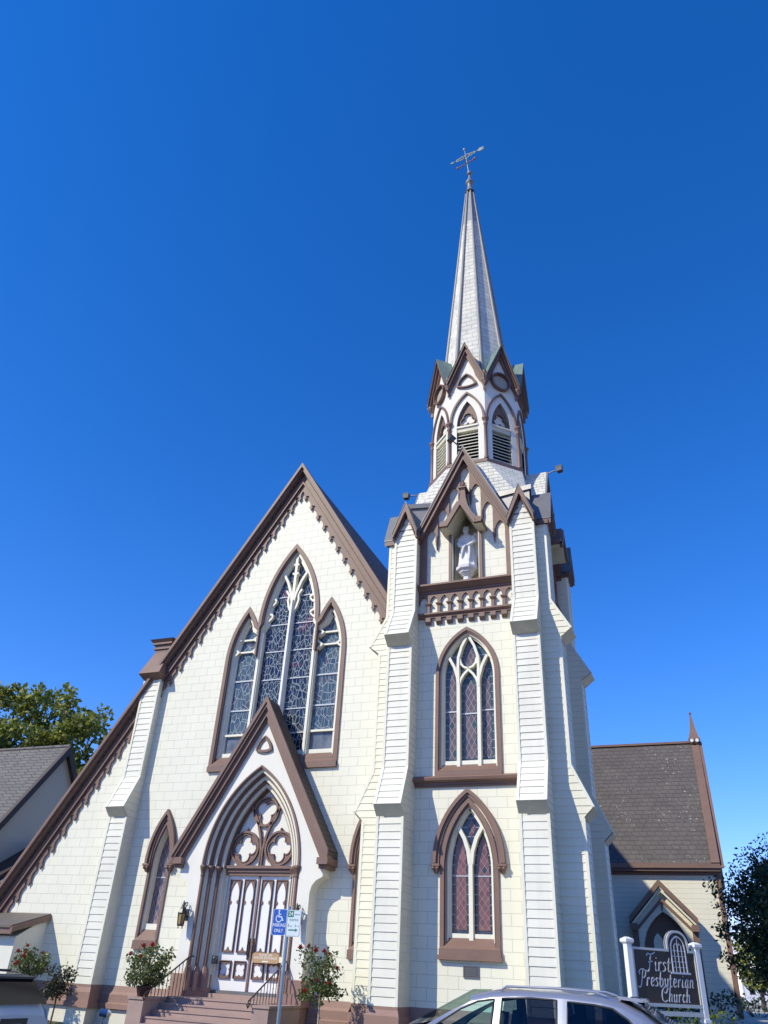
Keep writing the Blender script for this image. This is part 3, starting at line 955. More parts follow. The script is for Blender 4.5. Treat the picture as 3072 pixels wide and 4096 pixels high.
def gablet(F, uc, hw, d, ez, parent):
    """little steep roof on a buttress"""
    m = MB()
    apz = ez + 1.12
    for s in (-1, 1):
        q = [(uc, apz), (uc + s * (hw + 0.05), ez - 0.08), (uc + s * (hw + 0.05), ez - 0.26), (uc, apz - 0.36)]
        prism(m, F, q, d + 0.02, d + 0.20, M_BROWN)
        q2 = [(uc, apz - 0.34), (uc + s * (hw - 0.02), ez - 0.24), (uc + s * (hw - 0.02), ez - 0.29), (uc, apz - 0.42)]
        prism(m, F, q2, d + 0.01, d + 0.10, M_BROWN)
        prism(m, F, [(uc, apz + 0.035), (uc + s * (hw + 0.07), ez - 0.05), (uc + s * (hw + 0.07), ez - 0.085), (uc, apz)], 1.9, d + 0.215, M_GREY)
        # cheek of the gablet in dark metal
        prism(m, F, [(uc + s * hw * 0.2, ez - 0.1), (uc + s * (hw + 0.03), ez - 0.1), (uc + s * hw * 0.2, apz - 0.3)], 2.0, d + 0.0, M_GREY)
        box(m, F, uc + s * hw - (0.02 if s > 0 else 0.09), uc + s * hw + (0.09 if s > 0 else 0.02), 2.2, d + 0.12, ez - 0.28, ez - 0.12, M_BROWN2)
    ob = m.build('gablet', parent)
    return ob
BU, BW = 1.985, 0.38
T_STAGES = [[(3.12, 1.0), (3.12, 5.38)], [(3.39, 5.65), (2.88, 6.75), (2.88, 10.42)], [(3.22, 10.69), (2.67, 11.68), (2.67, 14.5)]]
def tower_buttress(F, uc):
    b = buttress(F, uc, BW, 1.9, T_STAGES, parent=church)
    m = MB()
    prism(m, F, [(uc - BW, 14.5), (uc + BW, 14.5), (uc, 15.24)], 1.95, 2.66, M_CLAPSIDE)
    for i in range(3):                      # boards in the little gable
        z = 14.5 + 0.225 * i
        w = BW * (1 - 0.225 * i / 0.76) - 0.05
        w2 = max(BW * (1 - 0.225 * (i + 1) / 0.76) - 0.05, 0.02)
        m.add([F(uc - w, 2.695, z), F(uc + w, 2.695, z), F(uc + w2, 2.675, z + 0.225), F(uc - w2, 2.675, z + 0.225), F(uc - w, 2.66, z), F(uc + w, 2.66, z)], [(0, 1, 2, 3), (4, 5, 1, 0)], M_CLAP)
    m.build('gable', b)
    gablet(F, uc, BW, 2.68, 14.62, b)
    return b
for k in range(4):
    for s in (-1, 1):
        tower_buttress(tf(k), s * BU)
# corner piers between each pair
for sx in (-1, 1):
    for sy in (-1, 1):
        m = MB()
        box(m, lambda u, d, z: (XT + u, YT + d, z), min(sx * 1.62, sx * 2.34), max(sx * 1.62, sx * 2.34), min(sy * 1.62, sy * 2.34), max(sy * 1.62, sy * 2.34), 1.0, 15.0, M_CLAPSIDE)
        m.build('corner_pier', church)
for sx in (-1, 1):                            # grey metal parapet behind the gablets
    for sy in (-1, 1):
        m = MB()
        P = lambda u, d, z: (XT + u * sx, YT + d * sy, z)
        prism_z(m, P, [(1.0, 2.0), (2.22, 2.22), (2.0, 1.0), (1.0, 1.0)], 15.0, 15.86, M_LEAD)
        prism_z(m, P, [(0.9, 2.06), (2.3, 2.3), (2.06, 0.9), (0.95, 0.95)], 15.86, 16.04, M_GREY)
        box(m, P, 2.1, 2.26, 0.9, 1.55, 15.1, 16.06, M_VERD)
        m.build('parapet', church)

# windows of the tower (front and right faces)
def lower_window(F):
    m = MB()
    d = HT
    band(m, F, low_h, 0.01, -0.10, d - 0.08, d + 0.06, M_BROWN)
    band(m, F, low_h, -0.095, -0.14, d - 0.12, d + 0.02, M_BROWN2)
    w = m.build('window', church)
    m = MB(); hood_mould(m, F, 1.0, 4.3, 6.22, 0.0, 4.30, d, 0.175, 14); m.build('hood_mould', w)
    m = MB()
    box(m, F, -0.84, 0.84, d - 0.1, d + 0.14, 2.06, 2.16, M_BROWN)
    box(m, F, -0.81, 0.81, d - 0.1, d + 0.10, 2.16, 2.30, M_BROWN)
    m.add([F(-0.80, d + 0.10, 2.303), F(0.80, d + 0.10, 2.303), F(0.68, d - 0.15, 2.56), F(-0.68, d - 0.15, 2.56)], [(0, 1, 2, 3)], M_BROWN)
    m.build('sill', w)
    m = MB()
    band(m, F, low_h, -0.135, -0.18, d - 0.3, d - 0.06, M_MULL)
    band(m, F, low_h, -0.175, -0.235, d - 0.3, d - 0.16, M_MULL)
    box(m, F, -0.62, 0.62, d - 0.3, d - 0.15, 2.46, 2.66, M_MULL)
    box(m, F, -0.055, 0.055, d - 0.3, d - 0.10, 2.45, 4.45, M_MULL)
    for s in (-1, 1):
        band(m, F, [(s * 0.02, 4.3), (s * 0.06, 4.62), (s * 0.17, 4.95), (s * 0.33, 5.22)], 0.05, -0.05, d - 0.3, d - 0.097 - 0.002 * s, M_MULL)
    m.build('frame', w)
    g = arch(0.59, 2.6, 4.2, 5.62, 12)
    m = MB(); prism(m, F, g, d - 0.30, d - 0.27, M_GB_NAVY); m.build('border_glass', w)
    m = MB()
    for s in (-1, 1):
        # light between mullion and frame, set in the border
        a = [(s * 0.155, 2.75), (s * 0.155, 4.45), (s * 0.20, 4.72), (s * 0.30, 4.98), (s * 0.345, 5.02)]
        o = [(0.475, 2.75), (0.475, 4.2), (0.46, 4.45), (0.42, 4.75), (0.37, 5.0)]
        poly = a + [(s * x, z) for x, z in reversed(o)]
        prism(m, F, poly, d - 0.27, d - 0.255, M_LAT_RED, back=False)
        for z in (4.02,): box(m, F, min(s * 0.06, s * 0.56), max(s * 0.06, s * 0.56), d - 0.255, d - 0.24, z - 0.012, z + 0.012, M_BAR)
    prism(m, F, [(0, 4.98), (0.14, 5.22), (0, 5.46), (-0.14, 5.22)], d - 0.27, d - 0.255, M_LAT_RED, back=False)
    m.build('glass', w)
def upper_window(F):
    d = HT
    m = MB()
    band(m, F, up_h, 0.01, -0.09, d - 0.08, d + 0.06, M_BROWN)
    band(m, F, up_h, -0.085, -0.13, d - 0.12, d + 0.02, M_BROWN)
    w = m.build('window', church)
    m = MB()
    box(m, F, -0.98, 0.98, d - 0.1, d + 0.07, 6.58, 6.70, M_BROWN)
    m.add([F(-0.92, d + 0.07, 6.703), F(0.92, d + 0.07, 6.703), F(0.84, d - 0.14, 6.92), F(-0.84, d - 0.14, 6.92)], [(0, 1, 2, 3)], M_BROWN)
    m.build('sill', w)
    m = MB()
    band(m, F, up_h, -0.125, -0.175, d - 0.3, d - 0.05, M_MULL)
    band(m, F, up_h, -0.17, -0.22, d - 0.3, d - 0.15, M_MULL)
    box(m, F, -0.82, 0.82, d - 0.3, d - 0.14, 6.84, 7.03, M_MULL)
    bc = [0]
    def br(pts, w=0.04, d1=-0.08):
        bc[0] += 1
        band(m, F, pts, w, -w, d - 0.3 - 0.001 * bc[0], d + d1 + 0.0022 * bc[0], M_MULL)
    for s in (-1, 1):
        box(m, F, s * 0.315 - 0.05, s * 0.315 + 0.05, d - 0.3, d - 0.08, 6.78, 9.3, M_MULL)
        br([(s * 0.315, 9.2), (s * 0.34, 9.5), (s * 0.44, 9.85), (s * 0.60, 10.16)])
        br([(s * 0.315, 9.2), (s * 0.26, 9.42), (s * 0.15, 9.6), (0, 9.75)], 0.035, -0.10)
        br([(s * 0.315, 9.3), (s * 0.325, 9.8), (s * 0.31, 10.15), (s * 0.20, 10.5), (s * 0.05, 10.78)], 0.04)
        br([(s * 0.02, 9.80), (s * 0.14, 9.84), (s * 0.235, 9.95), (s * 0.275, 10.12)], 0.03, -0.11)
    m.build('frame', w)
    g = arch(0.78, 6.9, 9.55, 10.74, 12)
    m = MB(); prism(m, F, g, d - 0.30, d - 0.27, M_GB_TEAL); m.build('border_glass', w)
    m = MB()
    prism(m, F, arch(0.185, 7.1, 9.05, 9.52, 7), d - 0.27, d - 0.255, M_LAT_PUR, back=False)
    for s in (-1, 1):
        poly = [(s * 0.435, 7.1), (s * 0.435, 9.25), (s * 0.47, 9.6), (s * 0.52, 9.85), (s * 0.56, 9.82), (s * 0.63, 9.5), (s * 0.65, 9.2), (s * 0.65, 7.1)]
        prism(m, F, poly, d - 0.27, d - 0.255, M_LAT_PUR, back=False)
        box(m, F, min(s * 0.36, s * 0.76), max(s * 0.36, s * 0.76), d - 0.255, d - 0.23, 8.48, 8.52, M_BAR)
    box(m, F, -0.27, 0.27, d - 0.255, d - 0.23, 8.40, 8.44, M_BAR)
    tear = [(0, 9.90), (-0.14, 9.96), (-0.19, 10.12), (-0.15, 10.35), (0, 10.66), (0.15, 10.35), (0.19, 10.12), (0.14, 9.96)]
    prism(m, F, tear, d - 0.27, d - 0.255, M_LAT_PUR, back=False)
    m.build('glass', w)
def string_course(F):
    d = HT
    m = MB()
    prism_u(m, F, [(d - 0.1, 6.28), (d + 0.06, 6.28), (d + 0.06, 6.33), (d + 0.10, 6.335), (d + 0.10, 6.38), (d + 0.22, 6.43), (d + 0.24, 6.50), (d + 0.22, 6.53), (d, 6.60), (d - 0.1, 6.60)], -1.605, 1.605, M_BROWN)
    m.build('string_course', church)
def balcony(F):
    d = HT
    m = MB()
    prism_u(m, F, [(d - 0.1, 12.36), (d + 0.10, 12.36), (d + 0.10, 12.42), (d + 0.14, 12.43), (d + 0.26, 12.54), (d + 0.31, 12.56), (d + 0.31, 12.62), (d + 0.1, 12.66), (d - 0.1, 12.66)], -1.605, 1.605, M_BROWN)
    prism_u(m, F, [(d - 0.1, 11.50), (d + 0.09, 11.50), (d + 0.09, 11.54), (d + 0.17, 11.60), (d + 0.17, 11.65), (d + 0.05, 11.68), (d - 0.1, 11.68)], -1.605, 1.605, M_BROWN)
    b = m.build('arcade', church)
    pitch = 0.356
    for k in range(9):
        c = -1.26 + pitch * k
        if c - 0.05 < 1.6:
            m = MB()
            box(m, F, c - 0.05, c + 0.05, d, d + 0.085, 11.66, 11.93, M_BROWN)
            frustum(m, F, (c - 0.055, c + 0.055, d, d + 0.09, 11.92), (c - 0.10, c + 0.10, d, d + 0.14, 11.99), M_BROWN)
            box(m, F, c - 0.10, c + 0.10, d, d + 0.14, 11.99, 12.015, M_BROWN)
            m.build('post', b)
    m = MB()
    poly = [(-1.6, 12.38), (1.6, 12.38)]
    low = []
    for k in range(-1, 9):
        c = -1.26 + pitch * (k + 0.5)
        a = arch(0.128, 12.01, 12.05, 12.28, 6, c)
        low += [p for p in a if -1.59 < p[0] < 1.59]
    low = [(-1.6, 12.01)] + [p for p in low] + [(1.6, 12.01)]
    prism(m, F, poly + low[::-1], d, d + 0.075, M_BROWN)
    m.build('arch_row', b)
    for k in range(8):
        c = -1.26 + pitch * k
        m = MB()
        box(m, F, c - 0.09, c + 0.09, d, d + 0.13, 11.36, 11.50, M_BROWN)
        frustum(m, F, (c - 0.085, c + 0.085, d, d + 0.04, 11.28), (c - 0.085, c + 0.085, d, d + 0.12, 11.36), M_BROWN)
        m.build('bracket', b)
def big_gable(F, full=True):
    d = HT
    ap, hw, sl = 17.92, 1.66, 2.0
    m = MB()
    for s in (-1, 1):
        def q(t0, t1, d0, d1, mat):
            k = math.hypot(1, sl)
            prism(m, F, [(0, ap - t0 * k), (s * hw, ap - sl * hw - t0 * k), (s * hw, ap - sl * hw - t1 * k), (0, ap - t1 * k)], d0, d1, mat)
        q(0.0, 0.075, d - 0.2, d + 0.30, M_BROWN)
        q(0.075, 0.17, d + 0.0, d + 0.22, M_BROWN2)
        q(0.17, 0.225, d + 0.0, d + 0.27, M_BROWN)
        q(-0.03, 0.0, 0.9, d + 0.32, M_LEAD)
        q(0.0, 0.05, 0.9, d - 0.21, M_BROACH)
    g = m.build('tower_gable', church)
    m = MB()                                  # shingled roof behind the gable
    for s in (-1, 1):
        k = math.hypot(1, sl)
        m.add([F(0, d + 0.26, ap + 0.08), F(0, 0.9, ap + 0.08), F(s * hw, 0.9, ap - sl * hw + 0.08), F(s * hw, d + 0.26, ap - sl * hw + 0.08)], [(0, 1, 2, 3)], M_BROACH)
    m.build('roof', g)
    m = MB()                                  # brown panel with pointed cut-outs
    top = [(-1.60, 14.72), (0, 17.80), (1.60, 14.72)]
    # outline below, from right to left
    cen = [(1.2, 14.79), (0.8, 15.59), (0.4, 16.40), (0.0, 17.21), (-0.4, 16.40), (-0.8, 15.59), (-1.2, 14.79)]
    low = [(1.60, 14.0), (1.60, 12.66), (1.36, 12.66), (1.36, 14.35)]
    for i, (c, za) in enumerate(cen):
        w = 0.165 if i != 3 else 0.165
        a = arch(w, za - 0.36, za - 0.34, za, 7, c)[::-1]
        a = [p for p in a if p[1] >= za - 0.345]
        low += a
        if i < 6:
            cn, zn = cen[i + 1]
            x = (c + cn) / 2
            zt = min(za, zn) - 0.80
            low += [(x + 0.035, min(za, zn) - 0.42), (x + 0.028, zt + 0.2), (x, zt), (x - 0.028, zt + 0.2), (x - 0.035, min(za, zn) - 0.42)]
    low += [(-1.36, 14.35), (-1.36, 12.66), (-1.60, 12.66), (-1.60, 14.0)]
    prism(m, F, top + low, d, d + 0.085, M_BROWN)
    for i in range(6):                         # twisted drops
        c, za = cen[i]; cn, zn = cen[i + 1]
        x = (c + cn) / 2
        z0 = min(za, zn)
        tube(m, [(x, d + 0.06, z0 - 0.30), (x, d + 0.07, z0 - 0.5), (x, d + 0.06, z0 - 0.82)], [0.05, 0.05, 0.008], M_BROWN2, 6, F)
    m.build('panel', g)
    return g
M_NICHE = plain('niche_bounce_cream', (0.78, 0.72, 0.54), 0.6, 0.1, 4.0)  # tan holds the light bounced about inside the niche
def niche(F):
    d = HT
    m = MB()
    cv = [(0.475 * math.cos(PI * i / 14), d - 0.10 - 0.46 * math.sin(PI * i / 14)) for i in range(15)]
    vs = [F(a, b, 12.6) for a, b in cv] + [F(a, b, 15.5) for a, b in cv]
    m.add(vs, [(i, i + 1, 16 + i, 15 + i) for i in range(14)], M_NICHE, True)
    box(m, F, -0.47, 0.47, d - 0.6, d + 0.02, 12.62, 12.67, M_CREAM)
    n = m.build('niche', church)
    for s in (-1, 1):
        m = MB()
        box(m, F, min(s * 0.47, s * 0.57), max(s * 0.47, s * 0.57), d, d + 0.10, 12.66, 14.6, M_BROWN)
        box(m, F, min(s * 0.44, s * 0.47), max(s * 0.44, s * 0.47), d - 0.05, d + 0.07, 12.66, 14.6, M_CREAM)
        m.build('post', n)
    m = MB()                                    # projecting gabled canopy
    D1 = d + 0.66
    outer = [(-0.72, 14.47), (-0.72, 14.68), (-0.55, 14.72), (-0.40, 14.90), (-0.24, 15.24), (-0.12, 15.42), (0.12, 15.42), (0.24, 15.24), (0.40, 14.90), (0.55, 14.72), (0.72, 14.68), (0.72, 14.47)]
    inner = [(0.46, 14.47), (0.0, 15.24), (-0.46, 14.47)]
    prism(m, F, outer + inner, d, D1, M_BROWN)
    # the roof sweeps up to a slender stem against the gable
    sweep = [(-0.24, 15.22), (-0.155, 15.48), (-0.10, 15.75), (-0.075, 16.06), (0.075, 16.06), (0.10, 15.75), (0.155, 15.48), (0.24, 15.22)]
    prism(m, F, sweep, d + 0.05, d + 0.36, M_BROWN)
    for s in (-1, 1):
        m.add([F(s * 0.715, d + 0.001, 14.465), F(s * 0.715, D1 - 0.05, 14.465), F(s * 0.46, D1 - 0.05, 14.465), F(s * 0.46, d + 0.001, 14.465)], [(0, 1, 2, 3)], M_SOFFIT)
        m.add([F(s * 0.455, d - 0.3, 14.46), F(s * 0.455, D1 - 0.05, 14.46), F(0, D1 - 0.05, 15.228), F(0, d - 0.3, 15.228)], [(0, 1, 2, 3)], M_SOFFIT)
        prism(m, F, [(0, 15.42), (s * 0.5, 14.60), (s * 0.5, 14.50), (s * 0.46, 14.47), (0, 15.25)], D1, D1 + 0.045, M_BROWN)
        box(m, F, min(s * 0.46, s * 0.75), max(s * 0.46, s * 0.75), D1 - 0.03, D1 + 0.05, 14.48, 14.54, M_BROWN)
        box(m, F, min(s * 0.72, s * 0.75), max(s * 0.72, s * 0.75), d, D1 + 0.05, 14.48, 14.54, M_BROWN)
    m.build('canopy', n)
    m = MB()
    box(m, F, -0.10, 0.10, d, d + 0.38, 16.06, 16.11, M_BROWN)
    box(m, F, -0.14, 0.14, d, d + 0.42, 16.11, 16.16, M_BROWN)
    for z, r in ((16.20, 0.06), (16.29, 0.075), (16.38, 0.05), (16.46, 0.035)): ball(m, (0, d + 0.28, z), r, M_BROWN, 7, 5, F)
    for s in (-1, 1):
        ball(m, (s * 0.09, d + 0.28, 16.25), 0.045, M_BROWN, 6, 4, F); ball(m, (s * 0.065, d + 0.28, 16.36), 0.035, M_BROWN, 6, 4, F)
    m.build('finial', n)
for k in range(4):
    F = tf(k)
    big_gable(F)
    if k < 2:
        lower_window(F); upper_window(F); string_course(F); balcony(F); niche(F)

M_DISC = plain('dim_disc', (0.42, 0.37, 0.30), 0.6, 0.15, 5.0)
# ---- octagonal belfry ----------------------------------------------------------------
XO, YO, AP = XT - 0.05, YT, 1.69
def of(k): return frame(XO, YO, k * PI / 4)
OU = AP * math.tan(PI / 8)                         # half width of a face
m = MB()
# shingled skirt from the square tower up to the belfry
sq = [(-1.75, -2.08), (1.75, -2.08), (2.08, -1.75), (2.08, 1.75), (1.75, 2.08), (-1.75, 2.08), (-2.08, 1.75), (-2.08, -1.75)]
ro = (AP + 0.10) / math.cos(PI / 8)
oc = [(ro * math.cos(R(-112.5 + 45 * i)), ro * math.sin(R(-112.5 + 45 * i))) for i in range(8)]
vs = [(XT + a, YT + b, 15.95) for a, b in sq] + [(XO + a, YO + b, 17.70) for a, b in oc]
m.add(vs, [(i, (i + 1) % 8, 8 + (i + 1) % 8, 8 + i) for i in range(8)], M_BROACH)
m.build('skirt_roof', church)
m = MB()
rb = (AP + 0.13) / math.cos(PI / 8)
lathe(m, (XO, YO), [(rb - 0.05, 17.62), (rb, 17.66), (rb, 17.80), (rb - 0.09, 17.87)], M_BROWN, 8, W0, False, R(22.5))
m.build('belfry_band', church)
bel_h = arch(0.415, 17.92, 19.55, 20.74, 10)
m = MB()
for k in range(8):
    F = of(k)
    prism(m, F, [(-OU, 17.8), (OU, 17.8), (OU, 21.75), (0, 23.45), (-OU, 21.75)], AP - 0.25, AP, M_SMOOTH, [bel_h], back=False)
    extrude_hole(m, F, bel_h, AP - 0.22, AP, M_CREAM)
belfry = m.build('belfry_wall', church)
m = MB()
lathe(m, (XO, YO), [(1.30, 17.8), (1.30, 22.5)], M_DARK, 8, W0, False, R(22.5))  # near-black drum stands in for the unlit belfry interior
m.build('shade_drum', belfry)
for k in range(8):
    if k in (3, 4, 5): continue
    F = of(k)
    m = MB()
    for i in range(9):
        z = 18.02 + 0.145 * i
        m.add([F(-0.41, AP - 0.19, z + 0.05), F(0.41, AP - 0.19, z + 0.05), F(0.41, AP - 0.06, z - 0.03), F(-0.41, AP - 0.06, z - 0.03),
               F(-0.41, AP - 0.19, z + 0.075), F(0.41, AP - 0.19, z + 0.075), F(0.41, AP - 0.06, z - 0.005), F(-0.41, AP - 0.06, z - 0.005)],
              [(0, 1, 2, 3), (4, 5, 6, 7), (3, 2, 6, 7), (0, 1, 5, 4)], M_CREAM)
    lou = m.build('louvre', church)
    m = MB()
    box(m, F, -0.43, 0.43, AP - 0.2, AP + 0.03, 19.48, 19.56, M_CREAM)
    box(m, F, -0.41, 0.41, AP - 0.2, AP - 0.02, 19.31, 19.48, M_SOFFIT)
    m.build('head_rail', lou)
    m = MB()
    tp2 = arch(0.41, 19.56, 19.57, 20.72, 10)
    prism(m, F, tp2, AP - 0.20, AP - 0.17, M_SMOOTH)
    prism(m, F, tp2, AP - 0.165, AP - 0.11, M_BROWN, [foil(0, 19.90, 3, 0.14, 0.155, 90)], back=False)
    f = foil(0, 19.90, 3, 0.14, 0.155, 90)
    band(m, F, f, 0.03, 0.0, AP - 0.165, AP - 0.07, M_BROWN, closed=True)
    m.build('trefoil', lou)
    m = MB()
    band(m, F, arch(OU - 0.04, 19.72, 19.73, 21.14, 12), 0.03, -0.045, AP, AP + 0.07, M_BROWN)
    m.build('arch_mould', lou)
def octpt(k, r): return (r / math.cos(PI / 8) * math.cos(R(-67.5 + 45 * k)), r / math.cos(PI / 8) * math.sin(R(-67.5 + 45 * k)))
for k in range(8):
    a, b = octpt(k, AP + 0.02)
    c = (XO + a, YO + b)
    m = MB()
    lathe(m, c, [(0.085, 17.86), (0.085, 17.95), (0.065, 18.0), (0.065, 19.42), (0.09, 19.45), (0.09, 19.49), (0.065, 19.52), (0.075, 19.58), (0.13, 19.68), (0.14, 19.70), (0.14, 19.75), (0.10, 19.76)], M_BROWN, 10)
    m.build('column', belfry)
    m = MB()
    c2 = (XO + a * 1.05, YO + b * 1.05)
    lathe(m, c2, [(0.02, 21.30), (0.05, 21.34), (0.045, 21.40), (0.12, 21.50), (0.13, 21.56), (0.09, 21.62), (0.09, 22.0)], M_BROWN, 9)
    m.build('pendant', belfry)
for k in range(8):
    F = of(k)
    d = AP
    m = MB()
    gap, gw = 23.60, OU + 0.06
    fz_ = 21.70
    for s in (-1, 1):
        q = lambda t0, t1, d0, d1, mat: prism(m, F, [(0, gap - t0 * 2.6), (s * gw, fz_ - t0 * 2.6), (s * gw, fz_ - t1 * 2.6), (0, gap - t1 * 2.6)], d0, d1, mat)
        q(0.0, 0.055, d - 0.1, d + 0.26, M_BROWN)
        q(0.055, 0.10, d - 0.1, d + 0.16, M_BROWN2)
        q(0.10, 0.15, d, d + 0.19, M_BROWN)
        q(0.15, 0.24, d, d + 0.09, M_BROWN)
        # cusp where the rake meets the ornament
        prism(m, F, [(s * 0.66, 21.55), (s * 0.52, 21.62), (s * 0.36, 21.95), (s * 0.29, 22.22), (s * 0.42, 22.12), (s * 0.60, 21.80)], d, d + 0.07, M_BROWN)
        m.add([F(0, d + 0.28, gap + 0.03), F(0, 0.75, gap + 0.03), F(s * gw, 1.25, fz_ + 0.02), F(s * gw, d + 0.28, fz_ + 0.02)], [(0, 1, 2, 3)], M_VERD if k in (1, 2, 7) else M_LEAD)
    g = m.build('belfry_gable', church)
    m = MB()
    if k % 2 == 0:
        t = curved_tri(0, 21.50, 0.40, 0.60)
        band(m, F, t, 0.0, -0.05, d, d + 0.10, M_BROWN, closed=True)
        band(m, F, t, -0.045, -0.09, d, d + 0.055, M_BROWN2, closed=True)
    else:
        rr = ring(0, 21.74, 0.43, 28)
        band(m, F, rr, 0.0, -0.05, d, d + 0.16, M_BROWN, closed=True)
        band(m, F, rr, -0.045, -0.09, d, d + 0.08, M_BROWN2, closed=True)
        prism(m, F, ring(0, 21.74, 0.345, 24), d, d + 0.03, M_DISC, back=False)
    m.build('ornament', g)

# ---- spire -----------------------------------------------------------------------------
LEAN = -0.17
def spc(z): return (XO + LEAN * (z - 21.8) / 14.3, YO)
def spr(z): return 1.36 + (0.165 - 1.36) * (z - 21.8) / (35.9 - 21.8)     # apothem
m = MB()
zs = [21.8, 26.0, 30.0, 33.2, 35.9]
M_TIP = plain('spire_tip_metal', (0.33, 0.34, 0.345), 0.5, 0.2, 2.0, 0.2)
vs = []
for z in zs:
    cx, cy = spc(z)
    r = spr(z) / math.cos(PI / 8)
    vs += [(cx + r * math.cos(R(22.5 + 45 * i)), cy + r * math.sin(R(22.5 + 45 * i)), z) for i in range(8)]
for l in range(4):
    m.add(vs[l * 8:l * 8 + 16], [(i, (i + 1) % 8, 8 + (i + 1) % 8, 8 + i) for i in range(8)], M_SPIRE if l < 3 else M_TIP)
spire = m.build('spire', church)
m = MB()
M_HIP = plain('spire_hip_roll', (0.29, 0.28, 0.27), 0.55, 0.2, 2.0, 0.1)
for i in range(8):
    q = R(22.5 + 45 * i)
    pts = []
    for z in (21.9, 29.0, 35.9):
        cx, cy = spc(z); r = spr(z) / math.cos(PI / 8) + 0.015
        pts.append((cx + r * math.cos(q), cy + r * math.sin(q), z))
    tube(m, pts, [0.085, 0.065, 0.045], M_HIP, 6)
m.build('hip_roll', spire)
m = MB()
cx, cy = spc(36.0)
lathe(m, (cx, cy), [(0.23, 35.80), (0.235, 35.95), (0.18, 35.97), (0.13, 36.35), (0.13, 36.6), (0.20, 36.66), (0.22, 36.72), (0.20, 36.78), (0.11, 36.84), (0.085, 37.1), (0.05, 37.3)], M_LEAD, 12)
lathe(m, (cx, cy), [(0.232, 35.79), (0.25, 35.80), (0.25, 35.92), (0.232, 35.93)], M_DARK, 12)
m.build('finial', spire)
m = MB()
VF = frame(cx, cy, R(0))
M_COP = plain('weathered_copper', (0.28, 0.33, 0.31), 0.5, 0.3, 8.0, 0.4)
M_COPR = plain('red_copper', (0.33, 0.15, 0.11), 0.45, 0.3, 8.0, 0.4)
ball(m, (cx, cy, 37.52), 0.14, M_LEAD, 10, 8)
tube(m, [(cx, cy, 37.2), (cx - 0.14, cy, 38.6), (cx - 0.26, cy, 39.75)], [0.03, 0.025, 0.015], M_COP, 6)
ball(m, (cx - 0.26, cy, 39.72), 0.075, M_COP, 7, 6, W0, 1.6)
VX = cx - 0.16
tube(m, [(VX - 0.42, cy, 38.26), (VX + 0.42, cy, 38.62)], 0.022, M_COPR, 5)          # direction arms
for s in (-1, 1):
    for t in (0.22, 0.36, 0.47): ball(m, (VX + s * t, cy, 38.44 + s * t * 0.43), 0.05 if t < 0.4 else 0.075, M_COPR, 6, 5)
tube(m, [(VX, cy - 0.42, 38.44), (VX, cy + 0.42, 38.44)], 0.022, M_COPR, 5)
AX = cx - 0.2
def vp(t): return (AX + t, cy, 39.06 + t * 0.30)
tube(m, [vp(-0.72), vp(0.75)], 0.022, M_COP, 5)
def plate(pts, mat, th=0.02):
    prism(m, lambda u, d, z: (AX + u, cy + d, 39.06 + u * 0.30 + z), pts, -th, th, mat)
plate([(-0.86, 0), (-0.68, 0.09), (-0.70, 0), (-0.68, -0.09)], M_COP)
plate([(0.62, 0), (0.78, 0.14), (1.02, 0.10), (0.94, 0), (1.02, -0.10), (0.78, -0.14)], M_COP)
for t, r in ((-0.42, 0.09), (-0.22, 0.13), (0.05, 0.17), (0.28, 0.11), (0.45, 0.08)):
    band(m, lambda u, d, z: (AX + u, cy + d, 39.06 + u * 0.30 + z), ring(t, 0.0, r, 10), 0.02, -0.02, -0.015, 0.015, M_COP, closed=True)
m.build('weather_vane', spire)
# ------------------------------------------------------------------ the church: transept at the back right
YTR = 40.0
m = MB()
M_TSIDE = paint('transept_boards', (0.78, 0.74, 0.60), 'boards', rh=0.20, mort=0.010, dark=0.72, grime=0.08)
box(m, W0, -14.0, 0.32, YTR, YTR + 8.0, 0.0, 6.5, M_TSIDE)
prism(m, lambda y, x, z: (x, y, z), [(YTR, 6.5), (YTR + 8.0, 6.5), (YTR + 4.0, 12.7)], 0.28, 0.32, M_TSIDE)
tr = m.build('transept_wall', church)
m = MB()
TP = 1.585
fyz = lambda d, z, u: (u, YTR + d, z)
for s in (0, 1):
    dd = (lambda d: d) if s == 0 else (lambda d: 8.0 - d)
    poly = [(dd(-0.30), 6.62), (dd(4.0), 13.05), (dd(4.0), 12.80), (dd(-0.30), 6.40)]
    _prism(m, lambda a, b, c: (c, YTR + a, b), poly, -13.0, 0.45, M_TROOF, (), True)
m.build('transept_roof', tr)
m = MB()
FR = frame(0.0, YTR)
box(m, FR, -14.0, 0.46, 0.12, 0.42, 6.40, 6.60, M_BROWN)
box(m, FR, -14.0, 0.43, 0.06, 0.34, 6.28, 6.40, M_BROWN2)
box(m, FR, -14.0, 0.38, 0.005, 0.08, 6.14, 6.28, M_BROWN)
for s in (0, 1):
    dd = (lambda d: d) if s == 0 else (lambda d: 8.0 - d)
    poly = [(dd(-0.44), 6.42), (dd(4.0), 13.10), (dd(4.0), 12.62), (dd(-0.15), 6.42)]
    _prism(m, lambda a, b, c: (c, YTR + a, b), poly, 0.46, 0.62, M_BROWN, (), True)
    poly = [(dd(-0.46), 6.62), (dd(4.0), 13.14), (dd(4.0), 13.02), (dd(-0.40), 6.56)]
    _prism(m, lambda a, b, c: (c, YTR + a, b), poly, 0.10, 0.46, M_BROWN, (), True)
box(m, FR, -13.0, 0.5, -4.12, -3.88, 13.02, 13.13, M_BROWN)
box(m, FR, 0.18, 0.40, 0.0, 0.05, 0.3, 6.14, M_BROWN)
m.build('trim', tr)
m = MB()                                      # little spirelet on the gable
C = (0.28, YTR + 4.0)
